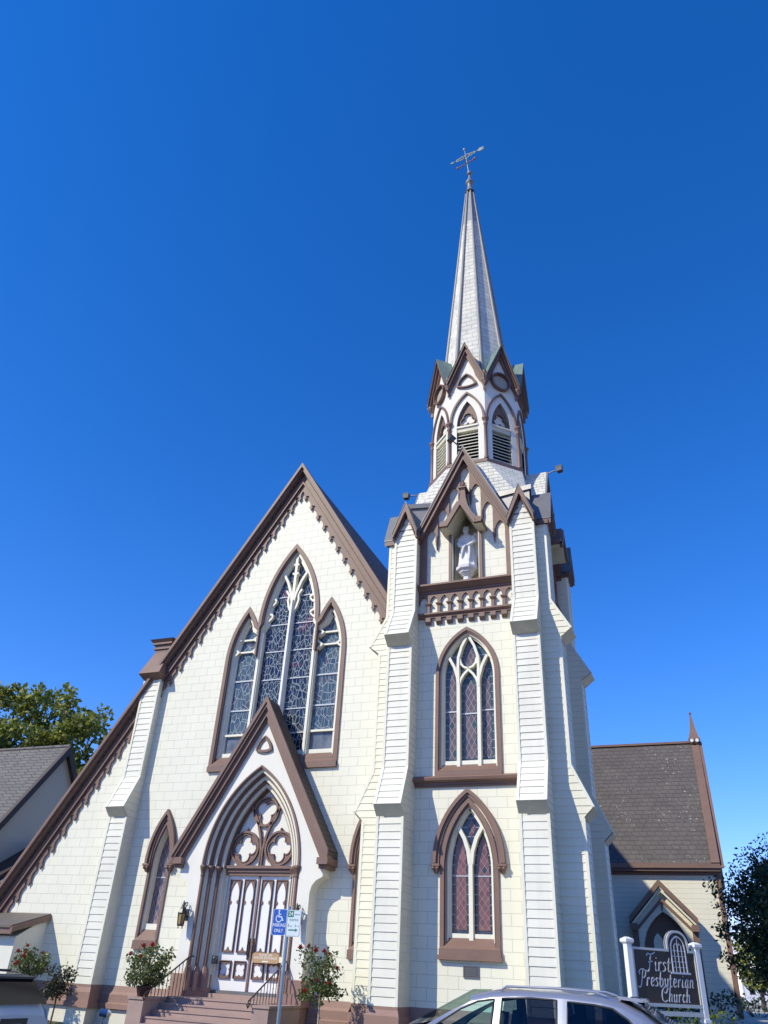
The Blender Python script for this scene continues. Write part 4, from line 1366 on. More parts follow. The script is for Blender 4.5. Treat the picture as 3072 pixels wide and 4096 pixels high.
lathe(m, C, [(0.30, 12.95), (0.42, 13.2), (0.34, 13.32), (0.21, 13.7), (0.06, 14.5), (0.05, 14.56), (0.09, 14.6), (0.09, 14.66), (0.02, 14.72)], M_BROWN, 4, W0, False, PI / 4)
for t in (-0.13, 0.13):
    prism(m, frame(C[0], YTR + 3.7), ring(t, 13.1, 0.09, 8), 0.0, 0.03, M_WHITE)
m.build('spirelet', tr)
# side door with its hood
FD = frame(-2.22, YTR)
dh = arch(0.98, 1.0, 3.0, 4.62, 10)
m = MB()
prism(m, FD, [(-1.35, 0.3), (-1.35, 4.1), (0, 5.4), (1.35, 4.1), (1.35, 0.3)], 0.003, 0.55, M_TSIDE, [[(a, max(b, 0.32)) for a, b in dh]])
prism(m, FD, [(-1.0, 0.3), (-1.0, 4.7), (1.0, 4.7), (1.0, 0.3)], 0.005, 0.06, M_BROWN2)
hood = m.build('door_hood', church)
m = MB()
for s in (-1, 1):
    sl2 = 1.06
    prism(m, FD, [(0, 5.88), (s * 1.42, 4.38), (s * 1.42, 4.13), (0, 5.61)], 0.3, 0.95, M_BROWN)
    prism(m, FD, [(0, 5.54), (s * 1.34, 4.14), (s * 1.34, 4.05), (0, 5.42)], 0.5, 0.82, M_CREAM)
    prism(m, FD, [(0, 5.16), (s * 1.22, 3.92), (s * 1.22, 3.78), (0, 5.0)], 0.5, 0.66, M_BROWN)
    box(m, FD, min(s * 1.12, s * 1.42), max(s * 1.12, s * 1.42), 0.3, 0.9, 3.86, 4.12, M_BROWN)
    box(m, FD, min(s * 1.12, s * 1.36), max(s * 1.12, s * 1.36), 0.4, 0.7, 0.3, 3.86, M_BROWN)
box(m, FD, -0.03, 0.03, 0.551, 0.60, 4.66, 5.05, M_BROWN)
m.build('gable', hood)
m = MB()
for s in (-1, 1):
    box(m, FD, min(s * 0.03, s * 0.9), max(s * 0.03, s * 0.9), 0.065, 0.10, 0.5, 3.0, M_CREAM)
    for zc in (1.2, 2.3):
        prism(m, FD, arch(0.28, zc - 0.45, zc + 0.15, zc + 0.45, 5, s * 0.46), 0.10, 0.13, M_BROWN2)
    prism(m, FD, arch(0.2, 3.15, 3.4, 3.8, 5, s * 0.36), 0.065, 0.10, M_CREAM)
m.build('door', hood)

# low lean-to against the left end of the front
m = MB()
FA = frame(0, 22.0)
M_ANNEX = paint('annex_wall', (0.77, 0.74, 0.64), 'boards', rh=500.0, mort=0.0, grime=0.06)
XA = -20.3
prism_u(m, lambda u, d, z: (u, 22.0 - d, z), [(-0.02, -0.3), (1.2, -0.3), (1.2, 2.12), (-0.02, 2.78)], -26.0, XA, M_ANNEX)
annex = m.build('annex', church)
m = MB()
M_AROOF = plain('annex_roof', (0.15, 0.125, 0.105), 0.75, 0.25, 2.5, bmp=0.2)
prism_u(m, lambda u, d, z: (u, 22.0 - d, z), [(0.0, 2.84), (1.55, 2.42), (1.55, 2.35), (0.0, 2.77)], -26.1, XA + 0.06, M_AROOF)
prism_u(m, lambda u, d, z: (u, 22.0 - d, z), [(1.42, 2.36), (1.50, 2.36), (1.50, 2.18), (1.42, 2.18)], -26.1, XA + 0.05, M_BROWN)
prism_u(m, lambda u, d, z: (u, 22.0 - d, z), [(0.0, 2.80), (1.55, 2.38), (1.55, 2.22), (0.0, 2.64)], XA + 0.02, XA + 0.11, M_BROWN)
m.build('roof', annex)

# ------------------------------------------------------------------ steps, cheek walls, rails
steps = thing('entry_steps', (XN, 20.6, 0.0), 'brown painted steps between two cheek walls leading up to the church doors', 'steps')
m = MB()
FS = frame(XN, 22.0)
nst = 6
for i in range(nst):
    z = 0.88 - 0.147 * i
    box(m, FS, -1.62, 1.62, -0.2 if i == 0 else 1.0, 1.25 + 0.30 * i, -0.2, z, M_STEP)
    box(m, FS, -1.615, 1.615, 1.2 + 0.30 * i, 1.275 + 0.30 * i, z - 0.035, z + 0.002, M_STEP)
m.build('treads', steps)
for s in (-1, 1):
    m = MB()
    box(m, FS, min(s * 1.63, s * 2.10), max(s * 1.63, s * 2.10), 0.55, 2.27, -0.2, 0.80, M_STEP)
    box(m, FS, min(s * 1.60, s * 2.13), max(s * 1.60, s * 2.13), 0.55, 2.30, 0.80, 0.86, M_STEP)
    m.build('cheek_wall', steps)
def handrail(s, label):
    hr = thing('handrail', (XN + s * 1.55, 20.6, 0.86), label, 'handrail', 'iron handrails on the church steps')
    x = s * 1.56
    m = MB()
    P0, P1 = (x, 2.35, 0.94), (x, 0.60, 1.82)
    tube(m, [P0, P1, (x, 0.42, 1.86), (x * 0.93, 0.30, 1.80)], 0.022, M_RAIL, 6, FS)
    tube(m, [P0, (x, 2.42, 0.86), (x, 2.36, 0.80), (x, 2.30, 0.85), (x, 2.33, 0.90)], 0.022, M_RAIL, 6, FS)
    tube(m, [(x, 0.60, 1.82), (x, 0.58, 0.87)], 0.02, M_RAIL, 6, FS)
    m.build('rail', hr)
    for i in range(11):
        m = MB()
        t = (i + 0.6) / 11
        d = P0[1] + (P1[1] - P0[1]) * t
        z = P0[2] + (P1[2] - P0[2]) * t
        zb = max(0.16, 0.86 if d < 2.27 else 0.14)
        tube(m, [(x, d, z), (x, d, zb)], 0.011, M_RAIL, 5, FS)
        if i % 2: ball(m, (x, d, (z + zb) / 2), 0.022, M_RAIL, 6, 4, FS)
        m.build('baluster', hr)
handrail(-1, 'brown iron handrail left of the church steps')
handrail(1, 'brown iron handrail on the right side of the church steps, behind the signpost')

# ------------------------------------------------------------------ things on the church
M_AMBER = plain('amber_lantern_glass', (0.36, 0.25, 0.09), 0.25, 0.2, 8.0)
def lantern(x, label):
    F = frame(x, 21.5)
    t = thing('wall_lantern', (x, 21.5, 2.9), label, 'lantern', 'iron lanterns beside the church doors')
    m = MB()
    c = (0.0, 0.26)
    for k in range(6):
        q = 2 * PI * k / 6
        tube(m, [(c[0] + 0.10 * math.cos(q), c[1] + 0.10 * math.sin(q), 2.63), (c[0] + 0.125 * math.cos(q), c[1] + 0.125 * math.sin(q), 2.92)], 0.011, M_IRON, 5, F)
    lathe(m, c, [(0.085, 2.585), (0.11, 2.60), (0.11, 2.64)], M_IRON, 6, F, False)
    lathe(m, c, [(0.14, 2.91), (0.15, 2.93), (0.10, 3.03), (0.05, 3.10), (0.045, 3.14), (0.012, 3.26)], M_IRON, 6, F, False)
    for k in range(4):
        q = 2 * PI * k / 4
        tube(m, [(c[0] + 0.08 * math.cos(q), c[1] + 0.08 * math.sin(q), 2.60), (c[0] + 0.08 * math.cos(q), c[1] + 0.08 * math.sin(q), 2.52)], 0.008, M_IRON, 4, F)
    m.build('cage', t)
    m = MB()
    lathe(m, c, [(0.09, 2.63), (0.112, 2.91)], M_AMBER, 6, F, False)
    m.build('glass', t)
    m = MB()
    box(m, F, -0.05, 0.05, 0.002, 0.02, 2.75, 3.05, M_IRON)
    tube(m, [(0, 0.02, 2.82), (0, 0.10, 2.95), (0, 0.13, 3.12), (0, 0.20, 3.21), (0, 0.26, 3.18)], 0.014, M_IRON, 6, F)
    tube(m, arc(0, 0, 0.05, 0, 330, 10) and [(0, 0.10 + 0.05 * math.cos(R(a)), 3.17 + 0.05 * math.sin(R(a))) for a in range(0, 340, 30)], 0.014, M_IRON, 6, F)
    m.build('bracket', t)
lantern(XN - 1.92, 'black iron lantern with amber glass left of the church doors')
lantern(XN + 1.83, 'black iron lantern right of the doors, peeking out above the parking signs')
def flood(loc, aim, label):
    t = thing('floodlight', loc, label, 'floodlight', 'floodlights on the tower gables')
    a = Vector(aim).normalized()
    L = Vector(loc)
    e = L + a * 0.34
    m = MB(); tube(m, [L, L + a * 0.2 + Vector((0, 0, 0.015)), e], [0.022, 0.03, 0.02], M_LEAD, 6); m.build('arm', t)
    m = MB()
    s = a.cross(Vector((0, 0, 1)))
    if s.length < 0.1: s = Vector((1, 0, 0))
    s.normalize()
    n = s.cross(a)
    def P(u, d, z):
        p = e + s * u + a * d + n * z
        return (p.x, p.y, p.z)
    M_LAMP = M_GREYB
    frustum(m, P, (-0.10, 0.10, 0.0, 0.19, -0.10), (-0.115, 0.115, -0.015, 0.22, 0.09), M_LAMP)
    box(m, P, -0.125, 0.125, -0.02, 0.23, 0.09, 0.108, M_LAMP)
    m.build('lamp_head', t)
M_GREYB = plain('lamp_bronze', (0.105, 0.085, 0.075), 0.45, 0.2)
flood((XT - 2.62, YT, 17.92), (-1, 0, 0.05), 'bronze floodlight on an arm at the tower gable left of the spire')
flood((XT + 2.58, YT, 17.92), (1, -0.1, 0.16), 'bronze floodlight on an arm against the sky right of the tower')
flood((XT - 0.10, 21.15, 17.95), (-0.55, -0.6, 0.45), 'bronze floodlight at the tip of the front tower gable, before the belfry louvres')
m = MB()
FP = frame(-5.95, 21.4)
box(m, FP, -0.20, 0.20, 0.002, 0.03, 1.69, 1.95, plain('plaque_bronze', (0.10, 0.095, 0.095), 0.4, 0.2, 8.0, 0.5))
for i in range(5): box(m, FP, -0.15, 0.15, 0.03, 0.033, 1.735 + i * 0.038, 1.745 + i * 0.038, M_GREY)
band(m, FP, [(-0.2, 1.69), (-0.2, 1.95), (0.2, 1.95), (0.2, 1.69)], 0, -0.015, 0.03, 0.038, M_GREY, closed=True)
tag(m.build('plaque', None, (-5.95, 21.4, 1.69)), 'small dark bronze plaque under the lowest tower window', 'plaque')
m = MB()
FI = frame(XN - 1.03, 22.0)
box(m, FI, -0.07, 0.07, 0.0, 0.10, 1.69, 1.90, M_IRON)
ball(m, (0, 0.10, 1.84), 0.035, M_LEAD, 8, 6, FI)
box(m, FI, -0.04, 0.04, 0.10, 0.108, 1.72, 1.77, M_IRON)
tag(m.build('intercom', None, (XN - 1.03, 22.0, 1.69)), 'small black intercom box on the left jamb of the church doors', 'intercom')

# lettering -----------------------------------------------------------------------------
def text(body, size, mat, parent, base, right, up, origin, extrude=0.002, shear=0.0, name='lettering', bold=0.0, sx=1.0, space=1.0):
    c = bpy.data.curves.new(name, 'FONT')
    c.body = body
    c.size = size
    c.align_x = 'CENTER'
    c.align_y = 'CENTER'
    c.extrude = extrude
    c.shear = shear
    c.offset = bold
    c.space_character = space
    c.materials.append(mat)
    o = bpy.data.objects.new(name, c)
    COL.objects.link(o)
    r_, u_ = Vector(right).normalized(), Vector(up).normalized()
    n_ = r_.cross(u_)
    M = Matrix((r_ * sx, u_, n_)).transposed().to_4x4()
    M.translation = Vector(base) - Vector(origin)
    bpy.context.view_layer.update()
    me = bpy.data.meshes.new_from_object(o.evaluated_get(bpy.context.evaluated_depsgraph_get()))
    bpy.data.objects.remove(o)
    o = bpy.data.objects.new(name, me)
    COL.objects.link(o)
    o.parent = parent
    o.matrix_local = M
    return o

# parking signs ---------------------------------------------------------------------------
SPX, SPY = -7.87, 15.0
post = thing('signpost', (SPX, SPY, 0.0), 'galvanised signpost with a blue wheelchair parking sign and a white parking time sign', 'signpost')
M_GALV = plain('galvanised_steel', (0.30, 0.36, 0.42), 0.35, 0.15, 6.0, 0.7)
M_BLUE = plain('sign_blue', (0.012, 0.085, 0.42), 0.35, 0.06)
M_SWHITE = plain('sign_white', (0.62, 0.68, 0.72), 0.4, 0.06)
M_SGREEN = plain('sign_green', (0.012, 0.16, 0.085), 0.4, 0.06)
m = MB()
tube(m, [(SPX, SPY, -0.1), (SPX, SPY, 2.72)], 0.036, M_GALV, 10)
m.build('pole', post)
def rrect(x0, x1, z0, z1, r, n=5):
    out = []
    for cx_, cz_, a in ((x1 - r, z1 - r, 0), (x0 + r, z1 - r, 90), (x0 + r, z0 + r, 180), (x1 - r, z0 + r, 270)):
        out += [(cx_ + r * math.cos(R(a + 90 * i / n)), cz_ + r * math.sin(R(a + 90 * i / n))) for i in range(n + 1)]
    return out[::-1]
SA = R(8)
def sign_plate(xc, zc, w, h, mat, rim, name, yaw):
    F = frame(xc, SPY - 0.05, yaw)
    m = MB()
    prism(m, F, rrect(-w / 2, w / 2, zc - h / 2, zc + h / 2, 0.035), 0.0, 0.004, rim)
    prism(m, F, rrect(-w / 2 + 0.007, w / 2 - 0.007, zc - h / 2 + 0.007, zc + h / 2 - 0.007, 0.03), 0.0041, 0.0055, mat, back=False)
    return m.build(name, post), F
bx, bz = SPX - 0.165, 2.44
b, FB = sign_plate(bx, bz, 0.305, 0.457, M_BLUE, M_SWHITE, 'blue_sign', 0.0)
wx, wz = SPX + 0.15, 2.425
w_, FW = sign_plate(wx, wz, 0.305, 0.457, M_SWHITE, M_SWHITE, 'white_sign', 0.0)
O = tuple(post['_o'])
m = MB()                                       # wheelchair mark
dz0, dz1 = 0.0056, 0.0075
def stroke(pts, w): band(m, FB, pts, w / 2, -w / 2, dz0, dz1, M_SWHITE)
prism(m, FB, ring(-0.022, bz + 0.195, 0.0175, 12), dz0, dz1, M_SWHITE)
stroke([(-0.026, bz + 0.178), (-0.022, bz + 0.09), (0.04, bz + 0.09), (0.068, bz + 0.03), (0.086, bz + 0.037)], 0.02)
stroke([(-0.022, bz + 0.135), (0.028, bz + 0.135)], 0.014)
stroke(arc(-0.018, bz + 0.062, 0.062, 120, 345, 16), 0.017)
m.build('wheelchair_symbol', b)
FTY = SPY - 0.05 - 0.006
text('PARKING', 0.085, M_SWHITE, b, (bx, FTY, bz - 0.055), (1, 0, 0), (0, 0, 1), O, 0.001, sx=0.80, bold=0.001)
text('ONLY', 0.085, M_SWHITE, b, (bx, FTY, bz - 0.15), (1, 0, 0), (0, 0, 1), O, 0.001, sx=0.85, bold=0.001)
m = MB()
prism(m, FW, rrect(-0.14, -0.01, wz + 0.105, wz + 0.215, 0.012), 0.0056, 0.0066, M_SGREEN, back=False)
band(m, FW, [(-0.10, wz - 0.115), (0.055, wz - 0.115)], 0.011, -0.011, 0.0056, 0.0072, M_SGREEN)
prism(m, FW, [(0.05, wz - 0.145), (0.05, wz - 0.085), (0.10, wz - 0.115)], 0.0056, 0.0072, M_SGREEN)
band(m, FW, rrect(-0.142, 0.142, wz - 0.218, wz + 0.218, 0.028), 0.0, -0.004, 0.0056, 0.0066, M_SGREEN, closed=True)
m.build('green_marks', w_)
text('24', 0.10, M_SWHITE, w_, (wx - 0.075, FTY - 0.002, wz + 0.16), (1, 0, 0), (0, 0, 1), O, 0.001, bold=0.0015)
text('MINUTE', 0.042, M_SGREEN, w_, (wx + 0.065, FTY, wz + 0.15), (1, 0, 0), (0, 0, 1), O, 0.001, sx=0.78)
text('PARKING', 0.062, M_SGREEN, w_, (wx, FTY, wz + 0.055), (1, 0, 0), (0, 0, 1), O, 0.001, sx=0.78)
text('8', 0.075, M_SGREEN, w_, (wx - 0.11, FTY, wz - 0.04), (1, 0, 0), (0, 0, 1), O, 0.001, sx=0.8)
text('A.M.', 0.035, M_SGREEN, w_, (wx - 0.055, FTY, wz - 0.05), (1, 0, 0), (0, 0, 1), O, 0.001, sx=0.8)
text('6', 0.075, M_SGREEN, w_, (wx + 0.045, FTY, wz - 0.04), (1, 0, 0), (0, 0, 1), O, 0.001, sx=0.8)
text('P.M.', 0.035, M_SGREEN, w_, (wx + 0.10, FTY, wz - 0.05), (1, 0, 0), (0, 0, 1), O, 0.001, sx=0.8)

# wooden notice on the doors
WX, WZ = XN + 0.62, 1.90
FWN = frame(WX, 22.0)
notice = thing('notice', (WX, 22.0, 1.8), 'tan wooden notice with cut corners on the right church door', 'notice')
M_TAN = plain('tan_wood', (0.46, 0.30, 0.15), 0.5, 0.15, 6.0)
m = MB()
hw, hh = 0.43, 0.125
prism(m, FWN, [(-hw, WZ - hh + 0.05), (-hw, WZ + hh - 0.05), (-hw + 0.05, WZ + hh), (hw - 0.05, WZ + hh), (hw, WZ + hh - 0.05), (hw, WZ - hh + 0.05), (hw - 0.05, WZ - hh), (-hw + 0.05, WZ - hh)], 0.02, 0.045, M_TAN)
prism(m, FWN, [(-0.10, WZ - 0.085), (-0.06, WZ - 0.058), (-0.06, WZ - 0.072), (0.10, WZ - 0.072), (0.10, WZ - 0.098), (-0.06, WZ - 0.098), (-0.06, WZ - 0.112)], 0.045, 0.048, M_WHITE)
m.build('board', notice)
O = tuple(notice['_o'])
text('PLEASE USE', 0.085, M_WHITE, notice, (WX, 22.0 - 0.047, WZ + 0.068), (1, 0, 0), (0, 0, 1), O, 0.001)
text('WINTER ENTRANCE', 0.085, M_WHITE, notice, (WX, 22.0 - 0.047, WZ - 0.005), (1, 0, 0), (0, 0, 1), O, 0.001, sx=0.95)

# church name board, turned towards the right
A0, A1 = Vector((-1.83, 18.6, 0)), Vector((-0.55, 19.88, 0))
dv = (A1 - A0).normalized()
ang = math.atan2(dv.y, dv.x)
LEN = (A1 - A0).length
FC = frame(A0.x, A0.y, ang)
board = thing('name_sign', (A0.x, A0.y, 0.0), 'dark wooden church name board with script letters between two white posts', 'sign')
M_WOOD = plain('sign_wood', (0.035, 0.02, 0.014), 0.45, 0.5, 5.0, bmp=0.3)
M_GOLD = plain('sign_letters', (0.55, 0.55, 0.58), 0.4, 0.08)
M_FRAME = plain('sign_frame', (0.55, 0.54, 0.50), 0.5, 0.1)
m = MB()
for u in (0.0, LEN):
    m = MB()
    box(m, FC, u - 0.06, u + 0.06, -0.06, 0.06, 0.0, 2.47, M_WHITE)
    frustum(m, FC, (u - 0.065, u + 0.065, -0.065, 0.065, 2.44), (u - 0.10, u + 0.10, -0.10, 0.10, 2.48), M_WHITE)
    box(m, FC, u - 0.10, u + 0.10, -0.10, 0.10, 2.48, 2.53, M_WHITE)
    frustum(m, FC, (u - 0.10, u + 0.10, -0.10, 0.10, 2.53), (u - 0.03, u + 0.03, -0.03, 0.03, 2.57), M_WHITE)
    box(m, FC, u - 0.08, u + 0.08, -0.08, 0.08, 1.12, 1.18, M_WHITE)
    m.build('post', board)
u0, u1 = 0.06, LEN - 0.06
uc_, uw = LEN - 0.52, 0.30
at_ = arch(uw, 2.40, 2.48, 2.76, 8, uc_)
outline = [(u0, 1.42), (u0, 2.40)] + [(uc_ - uw - 0.06, 2.40)] + at_[0:] + [(uc_ + uw + 0.06, 2.40), (u1, 2.40), (u1, 1.42)]
m = MB(); prism(m, FC, outline, -0.02, 0.025, M_WOOD); bd = m.build('panel', board)
m = MB()
band(m, FC, outline, 0.0, -0.045, -0.03, 0.05, M_FRAME)
box(m, FC, u0, u1, -0.03, 0.05, 1.37, 1.43, M_FRAME)
box(m, FC, u0, u1, -0.03, 0.05, 1.22, 1.30, M_FRAME)
box(m, FC, u0 + 0.02, u1 - 0.02, -0.01, 0.03, 0.75, 1.10, M_FRAME)
m.build('frame', board)
m = MB()                                        # little window emblem
e = arch(0.20, 1.98, 2.42, 2.66, 8, uc_)
band(m, FC, e, 0.0, -0.025, 0.025, 0.045, M_GOLD)
band(m, FC, [(uc_ - 0.26, 1.975), (uc_ + 0.26, 1.975)], 0.018, -0.018, 0.025, 0.05, M_GOLD)
for t in (-0.10, 0.0, 0.10): box(m, FC, uc_ + t - 0.008, uc_ + t + 0.008, 0.025, 0.04, 1.99, 2.48 if t else 2.62, M_GOLD)
for z in (2.08, 2.18, 2.28, 2.38): box(m, FC, uc_ - 0.18, uc_ + 0.18, 0.025, 0.035, z - 0.006, z + 0.006, M_GOLD)
for s in (-1, 1): band(m, FC, arch(0.05, 2.36, 2.44, 2.52, 5, uc_ + s * 0.05), 0.0, -0.012, 0.025, 0.042, M_GOLD)
m.build('emblem', board)
O = tuple(board['_o'])
def on(u, z, d=0.03): return Vector(FC(u, d, z))
upv = (0, 0, 1)
# script lettering drawn with a pen: strokes in a 1-high em box, slanted
GL = {
 'F': (0.62, [[(0.02, 0.86), (0.0, 0.95), (0.1, 1.02), (0.32, 0.98), (0.62, 1.06), (0.7, 1.14)], [(0.36, 0.98), (0.30, 0.6), (0.24, 0.1), (0.14, -0.06), (0.0, -0.02)], [(0.14, 0.5), (0.5, 0.56)]]),
 'P': (0.62, [[(0.06, 0.72), (-0.02, 0.92), (0.2, 1.08), (0.52, 1.02), (0.62, 0.8), (0.5, 0.56), (0.28, 0.52)], [(0.34, 1.0), (0.28, 0.55), (0.2, 0.05), (0.08, -0.12), (-0.06, -0.04)]]),
 'C': (0.66, [[(0.66, 0.82), (0.6, 1.0), (0.4, 1.06), (0.16, 0.88), (0.06, 0.5), (0.14, 0.12), (0.36, 0.0), (0.6, 0.1)]]),
 'i': (0.2, [[(0.08, 0.54), (0.06, 0.08), (0.14, 0.02), (0.2, 0.08)], [(0.10, 0.74), (0.12, 0.80)]]),
 'r': (0.3, [[(0.08, 0.54), (0.05, 0.0)], [(0.07, 0.34), (0.2, 0.54), (0.3, 0.48)]]),
 's': (0.3, [[(0.28, 0.48), (0.16, 0.55), (0.06, 0.42), (0.22, 0.22), (0.18, 0.04), (0.0, 0.02)]]),
 't': (0.28, [[(0.13, 0.82), (0.08, 0.1), (0.15, 0.0), (0.25, 0.08)], [(0.0, 0.54), (0.25, 0.56)]]),
 'e': (0.34, [[(0.06, 0.26), (0.28, 0.36), (0.26, 0.52), (0.14, 0.54), (0.04, 0.28), (0.12, 0.02), (0.3, 0.1)]]),
 'b': (0.38, [[(0.1, 1.0), (0.04, 0.1), (0.16, 0.0), (0.32, 0.16), (0.3, 0.46), (0.18, 0.54), (0.07, 0.36)]]),
 'y': (0.36, [[(0.06, 0.54), (0.06, 0.16), (0.14, 0.06), (0.28, 0.2)], [(0.34, 0.54), (0.24, -0.2), (0.1, -0.42), (-0.06, -0.34)]]),
 'a': (0.38, [[(0.3, 0.5), (0.16, 0.54), (0.04, 0.26), (0.1, 0.02), (0.24, 0.14), (0.32, 0.52)], [(0.31, 0.5), (0.28, 0.08), (0.38, 0.06)]]),
 'n': (0.4, [[(0.07, 0.54), (0.04, 0.0)], [(0.06, 0.36), (0.2, 0.54), (0.3, 0.46), (0.28, 0.06), (0.38, 0.06)]]),
 'h': (0.4, [[(0.12, 1.02), (0.04, 0.0)], [(0.07, 0.34), (0.2, 0.54), (0.3, 0.46), (0.28, 0.06), (0.38, 0.06)]]),
 'u': (0.4, [[(0.07, 0.54), (0.05, 0.12), (0.14, 0.0), (0.28, 0.18)], [(0.32, 0.54), (0.29, 0.06), (0.38, 0.06)]]),
 'c': (0.32, [[(0.28, 0.44), (0.18, 0.54), (0.05, 0.28), (0.12, 0.02), (0.28, 0.1)]]),
}
def smooth(pts, n=5):
    out = []
    for i in range(len(pts) - 1):
        p0, p1, p2, p3 = pts[max(i - 1, 0)], pts[i], pts[i + 1], pts[min(i + 2, len(pts) - 1)]
        for k in range(n):
            t = k / n
            out.append(tuple(0.5 * (2 * p1[a] + (p2[a] - p0[a]) * t + (2 * p0[a] - 5 * p1[a] + 4 * p2[a] - p3[a]) * t * t + (3 * p1[a] - p0[a] - 3 * p2[a] + p3[a]) * t ** 3) for a in (0, 1)))
    return out + [pts[-1]]
def script(word, u0, zb, em, w=0.0095):
    m = MB()
    x = u0
    for ch in word:
        adv, sts = GL[ch]
        for st in sts:
            pts = [(x + (a + 0.16 * b) * em, zb + b * em) for a, b in st]
            band(m, FC, smooth(pts), w, -w, 0.024, 0.036, M_GOLD)
        x += (adv + 0.10) * em
    return m.build('lettering', bd)
script('First', 0.40, 1.99, 0.30)
script('Presbyterian', 0.17, 1.72, 0.268)
script('Church', 0.70, 1.46, 0.25)

# ------------------------------------------------------------------ statue in the niche
statue = thing('statue', (XT + 0.0, YT - HT + 0.12, 12.67), 'white robed statue with a wing standing in the niche of the tower', 'statue')
m = MB()
SX, SY = XT + 0.01, YT - HT + 0.10
lathe(m, (SX, SY), [(0.13, 12.67), (0.13, 12.90), (0.17, 12.92), (0.17, 12.93), (0.27, 13.02), (0.27, 13.06), (0.36, 13.12), (0.37, 13.22), (0.28, 13.25)], M_STONE, 8, W0, False, PI / 8)
m.build('pedestal', statue)
m = MB()
def robe(prof, folds=9, amp=0.10, n=36):
    vs, fs = [], []
    for j, (x, y, rx, ry, z) in enumerate(prof):
        f = amp * max(0.0, 1 - j / (len(prof) * 0.75))
        for k in range(n):
            q = 2 * PI * k / n
            r = 1 + f * math.sin(folds * q + 0.4 * j) + 0.5 * f * math.sin(4 * q + 1.3)
            vs.append((SX + x + rx * 1.28 * r * math.cos(q), SY + y + ry * r * math.sin(q), z))
    for j in range(len(prof) - 1):
        for k in range(n):
            fs.append((j * n + k, j * n + (k + 1) % n, (j + 1) * n + (k + 1) % n, (j + 1) * n + k))
    m.add(vs, fs, M_STONE, True)
    m.add(vs[:n], [tuple(range(n))], M_STONE); m.add(vs[-n:], [tuple(range(n))], M_STONE)
robe([(0, 0, 0.25, 0.20, 13.22), (0, 0, 0.225, 0.18, 13.40), (0.0, 0, 0.205, 0.165, 13.62), (-0.01, 0, 0.19, 0.155, 13.80), (-0.01, 0, 0.175, 0.14, 13.95),
      (-0.01, 0.0, 0.165, 0.125, 14.05), (-0.01, 0.0, 0.175, 0.13, 14.20), (-0.01, 0.01, 0.195, 0.13, 14.33), (-0.01, 0.02, 0.185, 0.115, 14.42), (-0.015, 0.01, 0.11, 0.09, 14.48), (-0.02, 0.0, 0.062, 0.062, 14.52), (-0.025, -0.01, 0.055, 0.058, 14.57)])
def limb(pts, rs): tube(m, [(SX + a * 1.2, SY + b * 1.15, c) for a, b, c in pts], [r * 1.2 for r in rs], M_STONE, 10)
limb([(-0.17, 0.01, 14.36), (-0.215, -0.05, 14.16), (-0.17, -0.16, 14.00), (-0.08, -0.20, 13.93)], [0.075, 0.066, 0.052, 0.034])      # arms folded in front
limb([(0.16, 0.01, 14.36), (0.22, -0.05, 14.18), (0.17, -0.16, 14.04), (0.05, -0.20, 13.96)], [0.075, 0.07, 0.055, 0.034])
for t in range(4):
    limb([(-0.06 + t * 0.008, -0.21, 13.93 - t * 0.012), (-0.01, -0.235, 13.925 - t * 0.014), (0.02, -0.22, 13.92 - t * 0.013)], [0.014, 0.012, 0.008])
    limb([(0.03 - t * 0.006, -0.21, 13.96 - t * 0.012), (-0.01, -0.245, 13.96 - t * 0.014), (-0.04, -0.235, 13.95 - t * 0.013)], [0.014, 0.012, 0.008])
limb([(-0.04, -0.20, 13.95), (-0.02, -0.215, 13.985)], [0.014, 0.01])
limb([(0.03, -0.20, 13.98), (0.0, -0.215, 14.01)], [0.014, 0.01])
limb([(-0.19, -0.17, 14.25), (-0.10, -0.22, 13.98), (-0.03, -0.24, 13.80)], [0.022, 0.02, 0.018])          # the scroll it holds
limb([(-0.06, -0.15, 14.0), (-0.09, -0.17, 13.75), (-0.12, -0.17, 13.55)], [0.05, 0.035, 0.02])            # hanging fold
limb([(0.10, -0.15, 14.02), (0.12, -0.17, 13.72), (0.10, -0.18, 13.45)], [0.05, 0.035, 0.015])
# head with face and curled hair
ball(m, (SX - 0.03, SY - 0.02, 14.64), 0.105, M_STONE, 14, 10, W0, 1.22)
limb([(-0.03, -0.095, 14.675), (-0.03, -0.118, 14.64), (-0.03, -0.10, 14.63)], [0.008, 0.016, 0.010])
limb([(-0.055, -0.095, 14.605), (-0.03, -0.103, 14.602), (-0.005, -0.095, 14.605)], [0.006, 0.009, 0.006])
for s in (-1, 1):
    ball(m, (SX - 0.03 + s * 0.03, SY - 0.088, 14.675), 0.011, M_STONE, 6, 4)
    limb([(-0.03 + s * 0.012, -0.10, 14.70), (-0.03 + s * 0.05, -0.085, 14.698)], [0.009, 0.006])
for k in range(26):
    q = random.uniform(0, 2 * PI); e_ = random.uniform(-0.25, 1.0)
    if math.sin(q) < -0.35 and e_ < 0.55: continue
    ball(m, (SX - 0.03 + 0.10 * math.cos(q) * math.cos(e_), SY - 0.01 + 0.095 * math.sin(q) * math.cos(e_), 14.69 + 0.10 * math.sin(e_)), random.uniform(0.026, 0.038), M_STONE, 7, 5)
